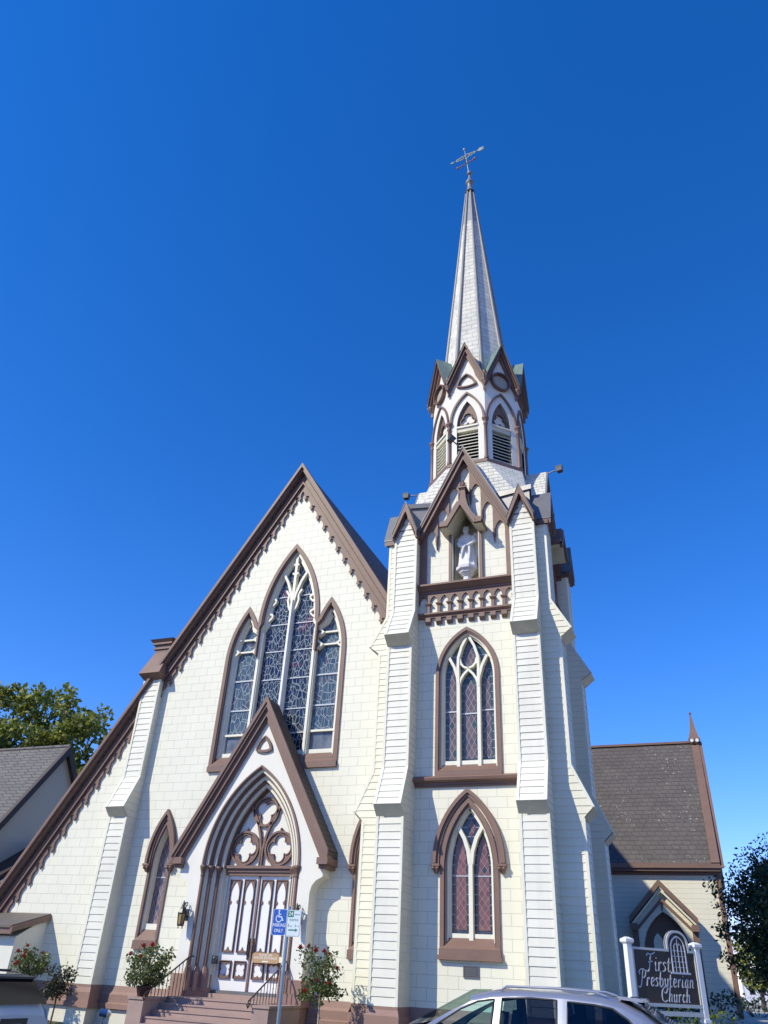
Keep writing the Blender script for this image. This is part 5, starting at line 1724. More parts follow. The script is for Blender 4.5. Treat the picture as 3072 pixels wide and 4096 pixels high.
# wings: rise behind the shoulders and fall to the knees
def wing(s, k):
    pts = [(0.10, 14.25), (0.14, 14.48), (0.22, 14.60), (0.31, 14.58), (0.385, 14.45), (0.40, 14.25), (0.37, 14.0), (0.33, 13.8), (0.30, 13.6), (0.29, 13.42), (0.24, 13.44), (0.21, 13.62), (0.17, 13.9), (0.12, 14.05)]
    prism(m, lambda u, d, z: (SX + s * u * k, SY + 0.10 + 0.02 * u - d, z), pts, -0.03, 0.03, M_STONE)
    for i in range(5):
        u = 0.36 - i * 0.05
        tube(m, [(SX + s * u * k, SY + 0.08 + 0.1 * u, 14.35), (SX + s * (u - 0.06) * k, SY + 0.075 + 0.1 * u, 13.75 - 0.05 * i)], [0.024, 0.012], M_STONE, 6)
wing(1, 1.12)
wing(-1, 0.72)
fig = m.build('figure', statue)
rm = fig.modifiers.new('fuse', 'REMESH')
rm.mode = 'VOXEL'
rm.voxel_size = 0.011
rm.use_smooth_shade = True
for p in fig.data.polygons: p.use_smooth = True

# ------------------------------------------------------------------ foliage
def leafmat(name, stops, rough=0.5, trans=0.25):
    m_, nt, b = new_mat(name)
    g = nt.nodes.new('ShaderNodeNewGeometry')
    c = ramp(nt, g.outputs['Random Per Island'], stops)
    link(nt, c, b.inputs['Base Color'])
    b.inputs['Roughness'].default_value = rough
    b.inputs['Specular IOR Level'].default_value = 0.35
    tr_ = N(nt, 'ShaderNodeBsdfTranslucent')
    link(nt, mix(nt, 1.0, c, (1.3, 1.35, 0.6), 'MULTIPLY'), tr_.inputs['Color'])
    mx = N(nt, 'ShaderNodeMixShader')
    mx.inputs[0].default_value = trans
    link(nt, b.outputs[0], mx.inputs[1]); link(nt, tr_.outputs[0], mx.inputs[2])
    link(nt, mx.outputs[0], nt.nodes['Material Output'].inputs['Surface'])
    return m_
M_LEAF_MAPLE = leafmat('maple_leaves', [(0.0, (0.09, 0.12, 0.026)), (0.35, (0.18, 0.21, 0.045)), (0.7, (0.27, 0.29, 0.065)), (0.95, (0.37, 0.34, 0.09))])
M_LEAF_DARK = leafmat('dark_leaves', [(0.0, (0.016, 0.034, 0.018)), (0.5, (0.034, 0.06, 0.026)), (1.0, (0.07, 0.10, 0.035))], 0.28, 0.15)
M_LEAF_ROSE = leafmat('rose_leaves', [(0.0, (0.04, 0.065, 0.022)), (0.45, (0.11, 0.145, 0.05)), (0.8, (0.19, 0.22, 0.085)), (1.0, (0.32, 0.31, 0.16))], 0.36, 0.3)
M_LEAF_LIME = leafmat('lime_leaves', [(0.0, (0.06, 0.10, 0.012)), (1.0, (0.22, 0.25, 0.03))], 0.5, 0.3)
M_BARK = plain('bark', (0.10, 0.075, 0.055), 0.85, 0.4, 8.0, bmp=0.6)
M_BARKO = plain('bark_warm', (0.24, 0.15, 0.085), 0.85, 0.35, 8.0, bmp=0.6)
M_ROSE = plain('rose_red', (0.50, 0.022, 0.035), 0.5, 0.3, 20.0)
M_ROSEP = plain('rose_pink', (0.52, 0.10, 0.12), 0.5, 0.3, 20.0)
M_DRY = plain('dry_stem', (0.12, 0.075, 0.05), 0.8, 0.3)

def leaves(name, pts, size, mat, parent, origin, dirs=None, droop=0.3, aspect=0.6):
    """one small folded face pair for every point"""
    n = len(pts)
    pts = np.asarray(pts)
    d = rng.normal(size=(n, 3))
    if dirs is not None: d = d * 0.8 + np.asarray(dirs)
    d[:, 2] -= droop
    d /= np.linalg.norm(d, axis=1)[:, None]
    t = rng.normal(size=(n, 3))
    s_ = np.cross(d, t)
    s_ /= np.linalg.norm(s_, axis=1)[:, None] + 1e-9
    nn = np.cross(d, s_)
    L = size * rng.uniform(0.65, 1.35, size=(n, 1))
    W = L * aspect * 0.5
    a = pts
    tip = pts + d * L
    l = pts + d * L * 0.45 + s_ * W + nn * W * 0.35
    r = pts + d * L * 0.45 - s_ * W + nn * W * 0.35
    v = np.stack([a, l, tip, r], axis=1).reshape(-1, 3) - np.asarray(origin)
    me = bpy.data.meshes.new(name)
    me.vertices.add(4 * n)
    me.vertices.foreach_set('co', v.astype(np.float32).ravel())
    i = np.arange(n) * 4
    tri = np.stack([i, i + 1, i + 2, i, i + 2, i + 3], axis=1).reshape(-1)
    me.loops.add(6 * n)
    me.loops.foreach_set('vertex_index', tri.astype(np.int32))
    me.polygons.add(2 * n)
    me.polygons.foreach_set('loop_start', (np.arange(2 * n) * 3).astype(np.int32))
    me.polygons.foreach_set('loop_total', np.full(2 * n, 3, dtype=np.int32))
    me.materials.append(mat)
    me.update(calc_edges=True)
    o = bpy.data.objects.new(name, me)
    COL.objects.link(o)
    o.parent = parent
    return o
def clumps(centres, radii, per, flat=0.8):
    out, dirs = [], []
    for c, r in zip(centres, radii):
        k = int(per * r * r)
        p = rng.normal(size=(k, 3))
        p /= np.linalg.norm(p, axis=1)[:, None]
        p *= (rng.uniform(0.15, 1.0, size=(k, 1)) ** 0.45) * r
        p[:, 2] *= flat
        out.append(p + np.asarray(c))
        dirs.append(p / r * 0.9)
    return np.concatenate(out), np.concatenate(dirs)

# big tree beyond the house on the left
TX, TY = -51.0, 48.0
tree = thing('maple_tree', (TX, TY, 0.0), 'large olive green leafy tree rising behind the grey roofed house', 'tree')
cs, rs = [], []
lobes = [(-4.9, 0, 16.0, 3.3), (-1.4, -1, 18.6, 3.8), (2.8, 0, 17.9, 3.4), (5.9, 0.5, 15.9, 3.6), (1.2, -2, 14.3, 4.2), (-3.8, -1.5, 13.0, 4.0), (6.8, 0, 12.2, 3.7), (-8.5, 0, 13.8, 3.6), (-8, 0, 10.5, 4), (0, 2, 11, 4.4), (3, -2, 9.5, 3.6), (-3, -2, 9, 4)]
for x, y, z, r in lobes:
    for k in range(int(7 * r)):
        q = rng.normal(size=3); q /= np.linalg.norm(q)
        q *= r * rng.uniform(0.55, 1.05)
        cs.append((TX + x + q[0], TY + y + q[1] * 0.9, z + q[2] * 0.85)); rs.append(rng.uniform(0.55, 1.05))
p, d = clumps(cs, rs, 150)
m = MB()
tube(m, [(TX, TY, 0), (TX + 0.2, TY, 4), (TX, TY, 8), (TX - 0.4, TY, 13)], [0.55, 0.45, 0.36, 0.15], M_BARK, 10)
for x, y, z, r in lobes:
    tube(m, [(TX, TY, 6 + random.uniform(0, 2)), (TX + x * 0.5, TY + y * 0.5, z * 0.45 + 5), (TX + x, TY + y, z), (TX + x * 1.2, TY + y, z + r * 0.6)], [0.25, 0.16, 0.09, 0.03], M_BARK, 6)
m.build('trunk', tree)
leaves('crown', p, 0.40, M_LEAF_MAPLE, tree, (TX, TY, 0), d, 0.2, 0.75)

# dark tree on the right, in the tower's shade
RX, RY = 1.25, 30.0
rt_ = thing('dark_tree', (RX - 0.1, RY, 0.8), 'dark evergreen street tree beside the church transept at the right edge', 'tree')
cs, rs = [], []
boughs = []
TCX, TCZ = RX + 1.10, 3.75
for k in range(120):
    q = random.uniform(0, 2 * PI); el = random.uniform(-1.0, 1.35)
    L = random.uniform(1.5, 2.75)
    c = (TCX + L * math.cos(q) * math.cos(el), RY + 0.9 * L * math.sin(q) * math.cos(el), TCZ + 0.98 * L * math.sin(el))
    if c[2] < 1.55: continue
    boughs.append(c)
    for j in range(8):
        f = random.uniform(0.75, 1.06)
        cs.append((TCX + (c[0] - TCX) * f + random.gauss(0, 0.16), RY + (c[1] - RY) * f + random.gauss(0, 0.2), TCZ + (c[2] - TCZ) * f + random.gauss(0, 0.14))); rs.append(random.uniform(0.16, 0.36))
for j in range(330):
    cs.append((TCX + random.gauss(0, 0.9), RY + random.gauss(0, 0.9), TCZ + random.gauss(0, 0.85))); rs.append(random.uniform(0.3, 0.5))
p, d = clumps(cs, rs, 300)
m = MB()
tube(m, [(RX - 0.10, RY, 0.7), (RX + 0.0, RY, 1.6), (RX + 0.35, RY, 2.6), (RX + 0.9, RY, 3.8), (RX + 1.2, RY, 5.2)], [0.14, 0.12, 0.10, 0.07, 0.03], M_BARKO, 9)
for c in boughs:
    tube(m, [(RX + 0.6, RY, 3.0 + random.uniform(-0.4, 0.8)), ((RX + 0.9 + c[0]) / 2, (RY + c[1]) / 2, (3.7 + c[2]) / 2 + 0.2), c], [0.045, 0.028, 0.010], M_BARK, 5)
m.build('trunk', rt_)
leaves('crown', p, 0.125, M_LEAF_DARK, rt_, (RX - 0.1, RY, 0.8), d, 0.1, 0.5)

# roses
M_STAKE = plain('pale_stake', (0.42, 0.34, 0.25), 0.7, 0.15)
def rose(x, y, z0, zc, rad, hgt, label, kind, nl, nf, standard=True, stemmat=None, size=0.075, group=None, mat=None, lean=0.0, spread=1.0, blo=None):
    t = thing('rose_bush', (x, y, z0), label, 'rose', group)
    m = MB()
    tops = []
    if standard:
        tube(m, [(x, y, z0), (x + 0.015, y, (z0 + zc) / 2 - 0.1), (x + lean, y, zc - hgt * 0.35)], [0.028, 0.024, 0.022], stemmat or M_DRY, 7)
        base = (x + lean, y, zc - hgt * 0.38)
    else:
        base = (x, y, z0 + 0.02)
    cs, rs, fl_ = [], [], []
    for k in range(34):
        q = random.uniform(0, 2 * PI)
        rr = rad * math.sqrt(random.uniform(0.02, 1)) * spread
        zz = zc + hgt * random.uniform(-0.42, 0.5) * (1 if rr > rad * 0.5 else 1.15)
        tip = (base[0] + rr * math.cos(q), base[1] + rr * math.sin(q), zz)
        mid = (base[0] + rr * 0.45 * math.cos(q), base[1] + rr * 0.45 * math.sin(q), base[2] + (zz - base[2]) * 0.6)
        tube(m, [base, mid, tip], [0.010, 0.008, 0.004], M_DRY, 4)
        tops.append(tip)
        for f in (0.6, 0.8, 0.95, 1.0):
            pq = [mid[i] + (tip[i] - mid[i]) * ((f - 0.5) / 0.5) for i in range(3)]
            cs.append(pq); rs.append(random.uniform(0.09, 0.17))
    m.build('stems', t)
    p, d = clumps(cs, rs, nl / (len(cs) * 0.0175))
    leaves('leaves', p, size, mat or M_LEAF_ROSE, t, (x, y, z0), d, 0.15, 0.6)
    random.shuffle(tops)
    tops.sort(key=lambda c: -c[2] + random.uniform(0, hgt * 0.7) + (c[1] - y) * 0.8)
    for k in range(nf):
        c = tops[k]
        m = MB()
        mt = blo or (M_ROSE if random.random() < 0.6 else M_ROSEP)
        cc = (c[0], c[1] - 0.05, c[2] + 0.02)
        r0 = random.uniform(0.05, 0.078)
        for ly in range(3):                     # cupped petals
            for j in range(6):
                q = 2 * PI * j / 6 + ly * 0.5
                rr = r0 * (1.0 - 0.26 * ly)
                P = lambda u, w: (cc[0] + math.cos(q + u) * rr * w, cc[1] + math.sin(q + u) * rr * w, cc[2] + (w - 0.6) * r0 * (0.7 + 0.35 * ly) + 0.2 * r0 * ly)
                vs = [P(0, 0.15), P(-0.6, 0.75), P(-0.42, 1.15), P(0.42, 1.15), P(0.6, 0.75)]
                m.add(vs, [(0, 1, 2, 3, 4)], mt)
        m.build('flower', t, recalc=False)
rose(-9.42, 20.0, 0.0, 1.55, 0.62, 1.15, 'red rose standard with a bare stem right of the church steps', 0, 1650, 10, size=0.085, stemmat=M_STAKE)
rose(-19.15, 20.5, 0.0, 1.38, 0.50, 0.85, 'rose bush with red and pink flowers before the low lean-to', 0, 1500, 9, size=0.08)
rose(-17.68, 20.2, 0.0, 1.02, 0.42, 0.72, 'flowerless rose standard before the brown plinth left of the buttress', 0, 1200, 0, size=0.08, mat=leafmat('bronze_rose_leaves', [(0.0, (0.03, 0.028, 0.022)), (0.6, (0.06, 0.06, 0.035)), (1.0, (0.12, 0.12, 0.08))], 0.45, 0.2))
pot = thing('plant_pot', (-14.62, 19.98, 0.86), 'dark plant pot on the left cheek wall of the church steps', 'plant pot')
m = MB()
lathe(m, (-14.62, 19.98), [(0.14, 0.86), (0.20, 1.05), (0.215, 1.06), (0.215, 1.10), (0.18, 1.10), (0.17, 1.06)], plain('pot_glaze', (0.05, 0.025, 0.02), 0.4, 0.2), 14)
m.build('pot', pot)
rose(-14.62, 19.98, 1.05, 1.55, 0.60, 0.92, 'bushy potted rose with few pink blooms on the left cheek wall', 0, 1750, 4, standard=False, size=0.09)
# bushes and hedge at the foot of the transept and under the name board
def bush(x, y, z0, rx, ry, h, n, size, mat, label, name='shrub'):
    t = thing(name, (x, y, z0), label, 'shrub')
    cs = [(x + random.uniform(-rx, rx), y + random.uniform(-ry, ry), z0 + h * random.uniform(0.25, 0.9)) for _ in range(n)]
    rs = [random.uniform(0.16, 0.3) * max(h, 0.6) for _ in range(n)]
    p, d = clumps(cs, rs, 420)
    m = MB()
    for c in cs[:12]: tube(m, [(x + (c[0] - x) * 0.3, y, z0), c], [0.02, 0.008], M_DRY, 4)
    m.build('stems', t)
    leaves('leaves', p, size, mat, t, (x, y, z0), d, 0.1, 0.6)
bush(-0.95, 27.5, 0.8, 1.1, 0.6, 0.95, 40, 0.10, M_LEAF_DARK, 'dark low hedge on the terrace before the transept', 'hedge')
bush(-0.65, 20.7, 0.0, 0.55, 0.3, 1.32, 26, 0.08, M_LEAF_LIME, 'lime green shrub showing under the church name board')
bush(1.05, 46.0, 0.8, 0.9, 0.7, 0.9, 26, 0.12, M_LEAF_MAPLE, 'sunlit green shrub beyond the transept corner')

for (bx_, by_, zc_, r_, lab) in ((1.9, 62.0, 3.6, 1.7, 'olive green tree seen past the transept corner under the dark tree'), (5.6, 74.0, 4.2, 2.6, 'dull green tree down the side street at the right edge')):
    t = thing('far_tree', (bx_, by_, 0.8), lab, 'tree')
    m = MB(); tube(m, [(bx_, by_, 0.7), (bx_, by_, zc_)], [0.16, 0.08], M_BARK, 7); m.build('trunk', t)
    q_ = rng.normal(size=(42, 3)); q_ /= np.linalg.norm(q_, axis=1)[:, None]
    p, d = clumps([(bx_ + a[0] * r_ * 0.75, by_ + a[1] * r_ * 0.75, zc_ + a[2] * r_ * 0.7) for a in q_], [r_ * 0.38] * 42, 130)
    leaves('crown', p, 0.24, M_LEAF_MAPLE, t, (bx_, by_, 0.8), d, 0.1, 0.7)
# ------------------------------------------------------------------ ground floodlight
gl = thing('ground_spotlight', (-16.25, 20.6, 0.0), 'small blue and white spotlight on a stake by the left buttress', 'spotlight')
M_BLUEP = plain('spot_blue', (0.02, 0.07, 0.22), 0.3, 0.15)
m = MB(); tube(m, [(-16.25, 20.6, -0.05), (-16.25, 20.6, 0.24), (-16.20, 20.62, 0.30)], 0.018, M_GREY, 6); m.build('stake', gl)
m = MB()
tube(m, [(-16.34, 20.55, 0.40), (-16.16, 20.65, 0.38)], [0.095, 0.095], M_BLUEP, 12)
tube(m, [(-16.16, 20.65, 0.38), (-16.08, 20.69, 0.37)], [0.10, 0.05], M_WHITE, 12)
m.build('lamp_head', gl)

# ------------------------------------------------------------------ house on the left
HX = -34.0
house = thing('house', (HX, 35.2, 0.0), 'pale stucco house with a grey shingled gable roof left of the church', 'house')
M_STUCCO = plain('house_stucco', (0.66, 0.60, 0.45), 0.8, 0.06, 1.5, bmp=0.2)
M_HTRIM = plain('house_dark_trim', (0.052, 0.032, 0.026), 0.6, 0.2)
RY_, RZ_, HP = 35.2, 12.27, 1.38
m = MB()
hw_ = 4.4
_prism(m, lambda y, z, x: (x, y, z), [(RY_ - hw_, -0.2), (RY_ - hw_, RZ_ - HP * hw_), (RY_, RZ_ - 0.12), (RY_ + hw_, RZ_ - HP * hw_), (RY_ + hw_, -0.2)], HX - 16, HX - 0.25, M_STUCCO, (), True)
m.build('wall', house)
m = MB()
for s in (-1, 1):
    e = 5.2
    _prism(m, lambda y, z, x: (x, y, z), [(RY_, RZ_), (RY_ + s * e, RZ_ - HP * e), (RY_ + s * e, RZ_ - HP * e - 0.16), (RY_, RZ_ - 0.18)], HX - 16.3, HX - 0.02, M_HROOF, (), True)
tube(m, [(HX - 16.3, RY_, RZ_ + 0.0), (HX - 0.02, RY_, RZ_ + 0.0)], 0.10, M_HROOF, 6)
roof = m.build('roof', house)
m = MB()
for s in (-1, 1):
    e = 5.25
    _prism(m, lambda y, z, x: (x, y, z), [(RY_, RZ_ + 0.03), (RY_ + s * e, RZ_ - HP * e + 0.03), (RY_ + s * e, RZ_ - HP * e - 0.50), (RY_, RZ_ - 0.52)], HX - 0.2, HX + 0.05, M_HTRIM, (), True)
m.build('bargeboard', roof)
# lower lean-to roof along its side
m = MB()
_prism(m, lambda y, z, x: (x, y, z), [(31.2, 4.75), (34.6, 6.9), (34.6, 6.55), (31.2, 4.4)], HX - 0.2, HX + 1.2, M_HTRIM, (), True)
_prism(m, lambda y, z, x: (x, y, z), [(29.5, 3.4), (33.3, 5.85), (33.3, 5.65), (29.5, 3.2)], HX - 0.2, HX + 1.5, M_HROOF, (), True)
_prism(m, lambda y, z, x: (x, y, z), [(30.2, -0.2), (30.2, 3.6), (33.6, 5.7), (34.5, 5.7), (34.5, -0.2)], HX - 0.2, HX + 1.1, M_STUCCO, (), True)
m.build('side_porch', house)

# ------------------------------------------------------------------ far right: street beyond
M_PALE = plain('pale_far_paint', (0.62, 0.64, 0.68), 0.6, 0.08)
far = thing('far_building', (7.0, 150.0, 0.0), 'pale building far down the side street beyond the dark tree', 'building')
m = MB()
box(m, W0, 2.2, 14.0, 150.0, 160.0, 0.0, 4.6, M_PALE)
m.build('wall', far)
m = MB()
for i in range(5):
    x = 2.9 + i * 1.5
    box(m, W0, x, x + 0.8, 149.95, 150.0, 1.8, 3.1, M_DARK)
    box(m, W0, x - 0.1, x + 0.9, 149.9, 149.95, 3.1, 3.3, M_WHITE)
    m2 = m
m.build('windows', far)
m = MB(); _prism(m, lambda x, z, y: (x, y, z), [(1.8, 4.5), (14.4, 4.5), (8.1, 6.2)], 149.5, 160.5, M_HROOF, (), True); m.build('roof', far)
def upole(x, y, label, h, lean=0.0):
    t = thing('street_post', (x, y, 0.8), label, 'post')
    m = MB()
    tube(m, [(x, y, 0.7), (x - lean, y, 0.8 + h)], [0.085, 0.07], M_PALE, 8)
    lathe(m, (x, y), [(0.14, 0.8), (0.14, 0.95), (0.08, 1.0)], M_PALE, 8)
    m.build('shaft', t)
upole(1.05, 75.0, 'pale grey post standing on the far pavement behind the tree trunk', 3.4, 0.1)
# ------------------------------------------------------------------ ground
def gmat(name, col, scale, var, bmp, fine=60.0, rough=0.9):
    return plain(name, col, rough, var, scale, bmp=bmp, fine=fine)
M_EARTH = gmat('dry_earth', (0.16, 0.13, 0.09), 0.6, 0.35, 0.4)
M_LAWN = gmat('lawn', (0.075, 0.085, 0.03), 0.8, 0.4, 0.6)
M_ASPH = gmat('asphalt', (0.12, 0.114, 0.104), 1.2, 0.25, 0.5, 120.0)
M_PAVE = paint('concrete_pavement', (0.47, 0.44, 0.38), 'ashlar', bw=1.5, rh=500.0, mort=0.012, dark=0.5, rough=0.85, grime=0.25, kx=1.0, ky=0.0)
M_PAINT = plain('road_paint', (0.62, 0.61, 0.58), 0.7, 0.2, 4.0)
def sheet(name, x0, x1, y0, y1, z, mat, th=None):
    m = MB()
    if th: box(m, W0, x0, x1, y0, y1, z - th, z, mat)
    else: m.add([(x0, y0, z), (x1, y0, z), (x1, y1, z), (x0, y1, z)], [(0, 1, 2, 3)], mat)
    return tag(m.build(name), kind='structure')
sheet('ground', -900, 900, -400, 1400, -0.165, M_EARTH)
sheet('street', -400, 400, -9.0, 13.6, -0.15, M_ASPH)
sheet('pavement', -400, 400, 13.75, 17.4, 0.0, M_PAVE, 0.16)
sheet('kerb', -400, 400, 13.6, 13.75, 0.004, plain('kerb_concrete', (0.30, 0.29, 0.27), 0.85, 0.2, 2.0, bmp=0.3), 0.16)
sheet('lawn', -60, 0.8, 17.4, 120.0, -0.004, M_LAWN, 0.14)
sheet('path', XN - 1.7, XN + 1.7, 17.4, 19.3, 0.0, M_PAVE, 0.12)
sheet('terrace', -2.3, 60.0, 26.2, 140.0, 0.80, M_PAVE, 1.0)
m = MB()
for i in range(-6, 7): box(m, W0, i * 6.4 - 0.05, i * 6.4 + 0.05, 11.0, 13.2, -0.15, -0.146, M_PAINT)
tag(m.build('parking_lines'), kind='structure')

# ------------------------------------------------------------------ cars
def carpaint(name, col, metal=0.6):
    m, nt, b = new_mat(name)
    c = ramp(nt, noise(nt, 400.0, 1.0), [(0.4, tuple(x * 0.92 for x in col)), (0.6, col)])
    link(nt, c, b.inputs['Base Color'])
    b.inputs['Metallic'].default_value = metal
    b.inputs['Roughness'].default_value = 0.32
    b.inputs['Coat Weight'].default_value = 1.0
    b.inputs['Coat Roughness'].default_value = 0.04
    bump(nt, b, noise(nt, 1.2, 2.0), 0.03, 0.02)
    return m
M_SILVER = carpaint('silver_paint', (0.40, 0.405, 0.45), 0.6)
M_CWHITE = plain('pearl_white_paint', (0.60, 0.59, 0.55), 0.45, 0.06, 2.0, spec=0.4)
M_WINDR = plain('wagon_window', (0.014, 0.013, 0.012), 0.08, 0.4, 3.0, spec=0.2)
M_TYRE = plain('tyre', (0.02, 0.02, 0.02), 0.85, 0.2)
M_RIM = plain('alloy', (0.5, 0.5, 0.52), 0.3, 0.1, 3.0, 0.8)
M_BLACKP = plain('black_plastic', (0.018, 0.018, 0.02), 0.5, 0.15)
M_LAMPR = plain('tail_lamp', (0.38, 0.012, 0.015), 0.15, 0.1)
M_LAMPC = plain('clear_lamp', (0.6, 0.62, 0.64), 0.1, 0.1)
M_SEAT = plain('car_seat', (0.16, 0.165, 0.17), 0.8, 0.2)
M_SHADE = plain('silver_sunshade', (0.55, 0.62, 0.60), 0.35, 0.2, 5.0, 0.3)
def carglass(name, tint, trans):
    m, nt, b = new_mat(name)
    b.inputs['Base Color'].default_value = (*tint, 1)
    b.inputs['Roughness'].default_value = 0.02
    b.inputs['IOR'].default_value = 1.5
    tb = N(nt, 'ShaderNodeBsdfTransparent')
    tb.inputs['Color'].default_value = (*[min(1, t * trans) for t in tint], 1)
    gl_ = N(nt, 'ShaderNodeBsdfGlossy')
    gl_.inputs['Roughness'].default_value = 0.03
    lw = N(nt, 'ShaderNodeLayerWeight', Blend=0.5)
    fac = mth(nt, 'ADD', 0.045, mth(nt, 'MULTIPLY', 0.9, mth(nt, 'POWER', lw.outputs['Facing'], 4.0)))
    mx = N(nt, 'ShaderNodeMixShader')
    link(nt, fac, mx.inputs[0]); link(nt, tb.outputs[0], mx.inputs[1]); link(nt, gl_.outputs[0], mx.inputs[2])
    link(nt, mx.outputs[0], nt.nodes['Material Output'].inputs['Surface'])
    return m
M_CGLASS = carglass('car_glass_green', (0.50, 0.70, 0.68), 1.15)
M_CGLASSD = carglass('car_glass_dark', (0.16, 0.18, 0.22), 1.0)

def car(name, label, origin, secs, wheels, paintmat, side_open, front_open):
    """secs: (x, half width at sill, half width at belt, half width at roof, z sill, z belt, z roof) front to back; nose at -x"""
    ox, oy, oz = origin
    t = thing(name, origin, label, 'car')
    m = MB()
    vs, fs = [], []
    prof = []
    for x, ws, wb, wr, zs, zb, zr in secs:
        cr = 0.04
        pts = [(0, zs), (ws * 0.92, zs), (ws, zs + 0.08), (wb + 0.0, (zs + zb) / 2), (wb, zb - 0.06), (wb - 0.02, zb), (wr + (wb - wr) * 0.5 - 0.02, (zb + zr) / 2), (wr, zr - 0.09), (wr * 0.94, zr - 0.035), (wr * 0.80, zr - 0.012), (0, zr + 0.015)]
        full = pts + [(-a, b) for a, b in reversed(pts[1:-1])]
        prof.append(full)
        vs += [(ox + x, oy + a, oz + b) for a, b in full]
    n = len(prof[0])
    for i in range(len(secs) - 1):
        xa, xb = secs[i][0], secs[i + 1][0]
        for k in range(n):
            kk = min(k, n - 1 - k)            # same number on both sides
            if side_open and side_open[0] <= xa and xb <= side_open[1] and kk in (5, 6): continue
            if front_open and front_open[0] <= xa and xb <= front_open[1] and kk in (7, 8, 9): continue
            fs.append((i * n + k, i * n + (k + 1) % n, (i + 1) * n + (k + 1) % n, (i + 1) * n + k))
    m.add(vs, fs, paintmat, True)
    m.add(vs[:n], [tuple(range(n))], paintmat)
    m.add(vs[-n:], [tuple(range(n))], paintmat)
    body = m.build('body', t)
    for wx in wheels:
        for s in (-1, 1):
            m = MB()
            P = lambda u, d, z: (ox + wx + u, oy + s * (0.80 - 0.11) + d * s, oz + 0.33 + z)
            def disc(rads, mat):
                vs2, fs2 = [], []
                for r, dd in rads:
                    vs2 += [P(r * math.cos(2 * PI * k / 20), dd, r * math.sin(2 * PI * k / 20)) for k in range(20)]
                for i in range(len(rads) - 1):
                    for k in range(20): fs2.append((i * 20 + k, i * 20 + (k + 1) % 20, (i + 1) * 20 + (k + 1) % 20, (i + 1) * 20 + k))
                m.add(vs2, fs2, mat, True)
            disc([(0.21, 0.0), (0.30, 0.0), (0.33, 0.03), (0.33, 0.18), (0.30, 0.215), (0.21, 0.20)], M_TYRE)
            w = m.build('wheel', t)
            m = MB()
            disc([(0.0, 0.17), (0.05, 0.175), (0.20, 0.15), (0.215, 0.20)], M_RIM)
            m.build('rim', w)
    return t, body

# silver minivan: x runs from nose to tail
VX0, VYC, VZ = -5.35, 12.12, -0.15
van_secs = [
 (0.00, 0.70, 0.72, 0.60, 0.35, 0.70, 0.78),
 (0.12, 0.80, 0.82, 0.66, 0.25, 0.78, 0.90),
 (0.70, 0.86, 0.90, 0.72, 0.22, 0.98, 1.06),
 (1.20, 0.88, 0.92, 0.70, 0.20, 1.06, 1.17),
 (1.37, 0.88, 0.92, 0.68, 0.20, 1.07, 1.27),
 (1.83, 0.88, 0.92, 0.66, 0.20, 1.08, 1.51),
 (2.14, 0.88, 0.92, 0.66, 0.20, 1.08, 1.65),
 (2.45, 0.88, 0.92, 0.66, 0.20, 1.09, 1.71),
 (2.77, 0.88, 0.92, 0.66, 0.20, 1.09, 1.735),
 (3.36, 0.88, 0.92, 0.66, 0.20, 1.10, 1.74),
 (3.84, 0.88, 0.91, 0.66, 0.20, 1.11, 1.715),
 (4.09, 0.88, 0.91, 0.66, 0.22, 1.11, 1.67),
 (4.31, 0.88, 0.90, 0.68, 0.22, 1.11, 1.57),
 (4.55, 0.87, 0.89, 0.72, 0.25, 1.10, 1.40),
 (4.86, 0.85, 0.87, 0.76, 0.28, 1.06, 1.20),
 (5.00, 0.80, 0.82, 0.74, 0.34, 0.95, 1.02)]
van, vbody = car('minivan', 'silver minivan parked at the kerb in front of the church tower', (VX0, VYC, VZ), van_secs, (1.0, 3.95), M_SILVER, (1.37, 4.55), (1.37, 2.14))
def van_side(x, z, s, out=0.004):
    """point on the van's side between belt and roof"""
    for a, b in zip(van_secs[:-1], van_secs[1:]):
        if a[0] <= x <= b[0]:
            f = (x - a[0]) / (b[0] - a[0])
            ws, wb, wr, zs, zb, zr = [a[i] + (b[i] - a[i]) * f for i in range(1, 7)]
            break
    mid = (wr + (wb - wr) * 0.5 - 0.02, (zb + zr) / 2)
    pts = [(wb - 0.02, zb), mid, (wr, zr - 0.09), (wr * 0.94, zr - 0.035)]
    if z <= zb: y = wb - 0.02
    else:
        y = pts[-1][0]
        for p, q in zip(pts[:-1], pts[1:]):
            if p[1] <= z <= q[1]:
                y = p[0] + (q[0] - p[0]) * (z - p[1]) / (q[1] - p[1]); break
    return (VX0 + x, VYC + s * (y + out), VZ + z)
def pane_grid(poly, s, mat, out, nx=14, nz=7):
    """a window lying on the van's curved side; poly = (x, z) corners"""
    m = MB()
    xs = [p[0] for p in poly]
    x0, x1 = min(xs), max(xs)
    def zr_at(x):
        zz = []
        for i in range(len(poly)):
            p, q = poly[i - 1], poly[i]
            if p[0] != q[0] and min(p[0], q[0]) - 1e-6 <= x <= max(p[0], q[0]) + 1e-6:
                zz.append(p[1] + (q[1] - p[1]) * (x - p[0]) / (q[0] - p[0]))
        return min(zz), max(zz)
    vs, fs = [], []
    for i in range(nx + 1):
        x = x0 + (x1 - x0) * (0.001 + 0.998 * i / nx)
        a, b = zr_at(x)
        for j in range(nz + 1): vs.append(van_side(x, a + (b - a) * j / nz, s, out))
    for i in range(nx):
        for j in range(nz): fs.append((i * (nz + 1) + j, (i + 1) * (nz + 1) + j, (i + 1) * (nz + 1) + j + 1, i * (nz + 1) + j + 1))
    m.add(vs, fs, mat, True)
    return m
FWN_ = [(1.50, 1.13), (1.75, 1.31), (2.02, 1.47), (2.25, 1.565), (2.47, 1.60), (2.44, 1.12)]
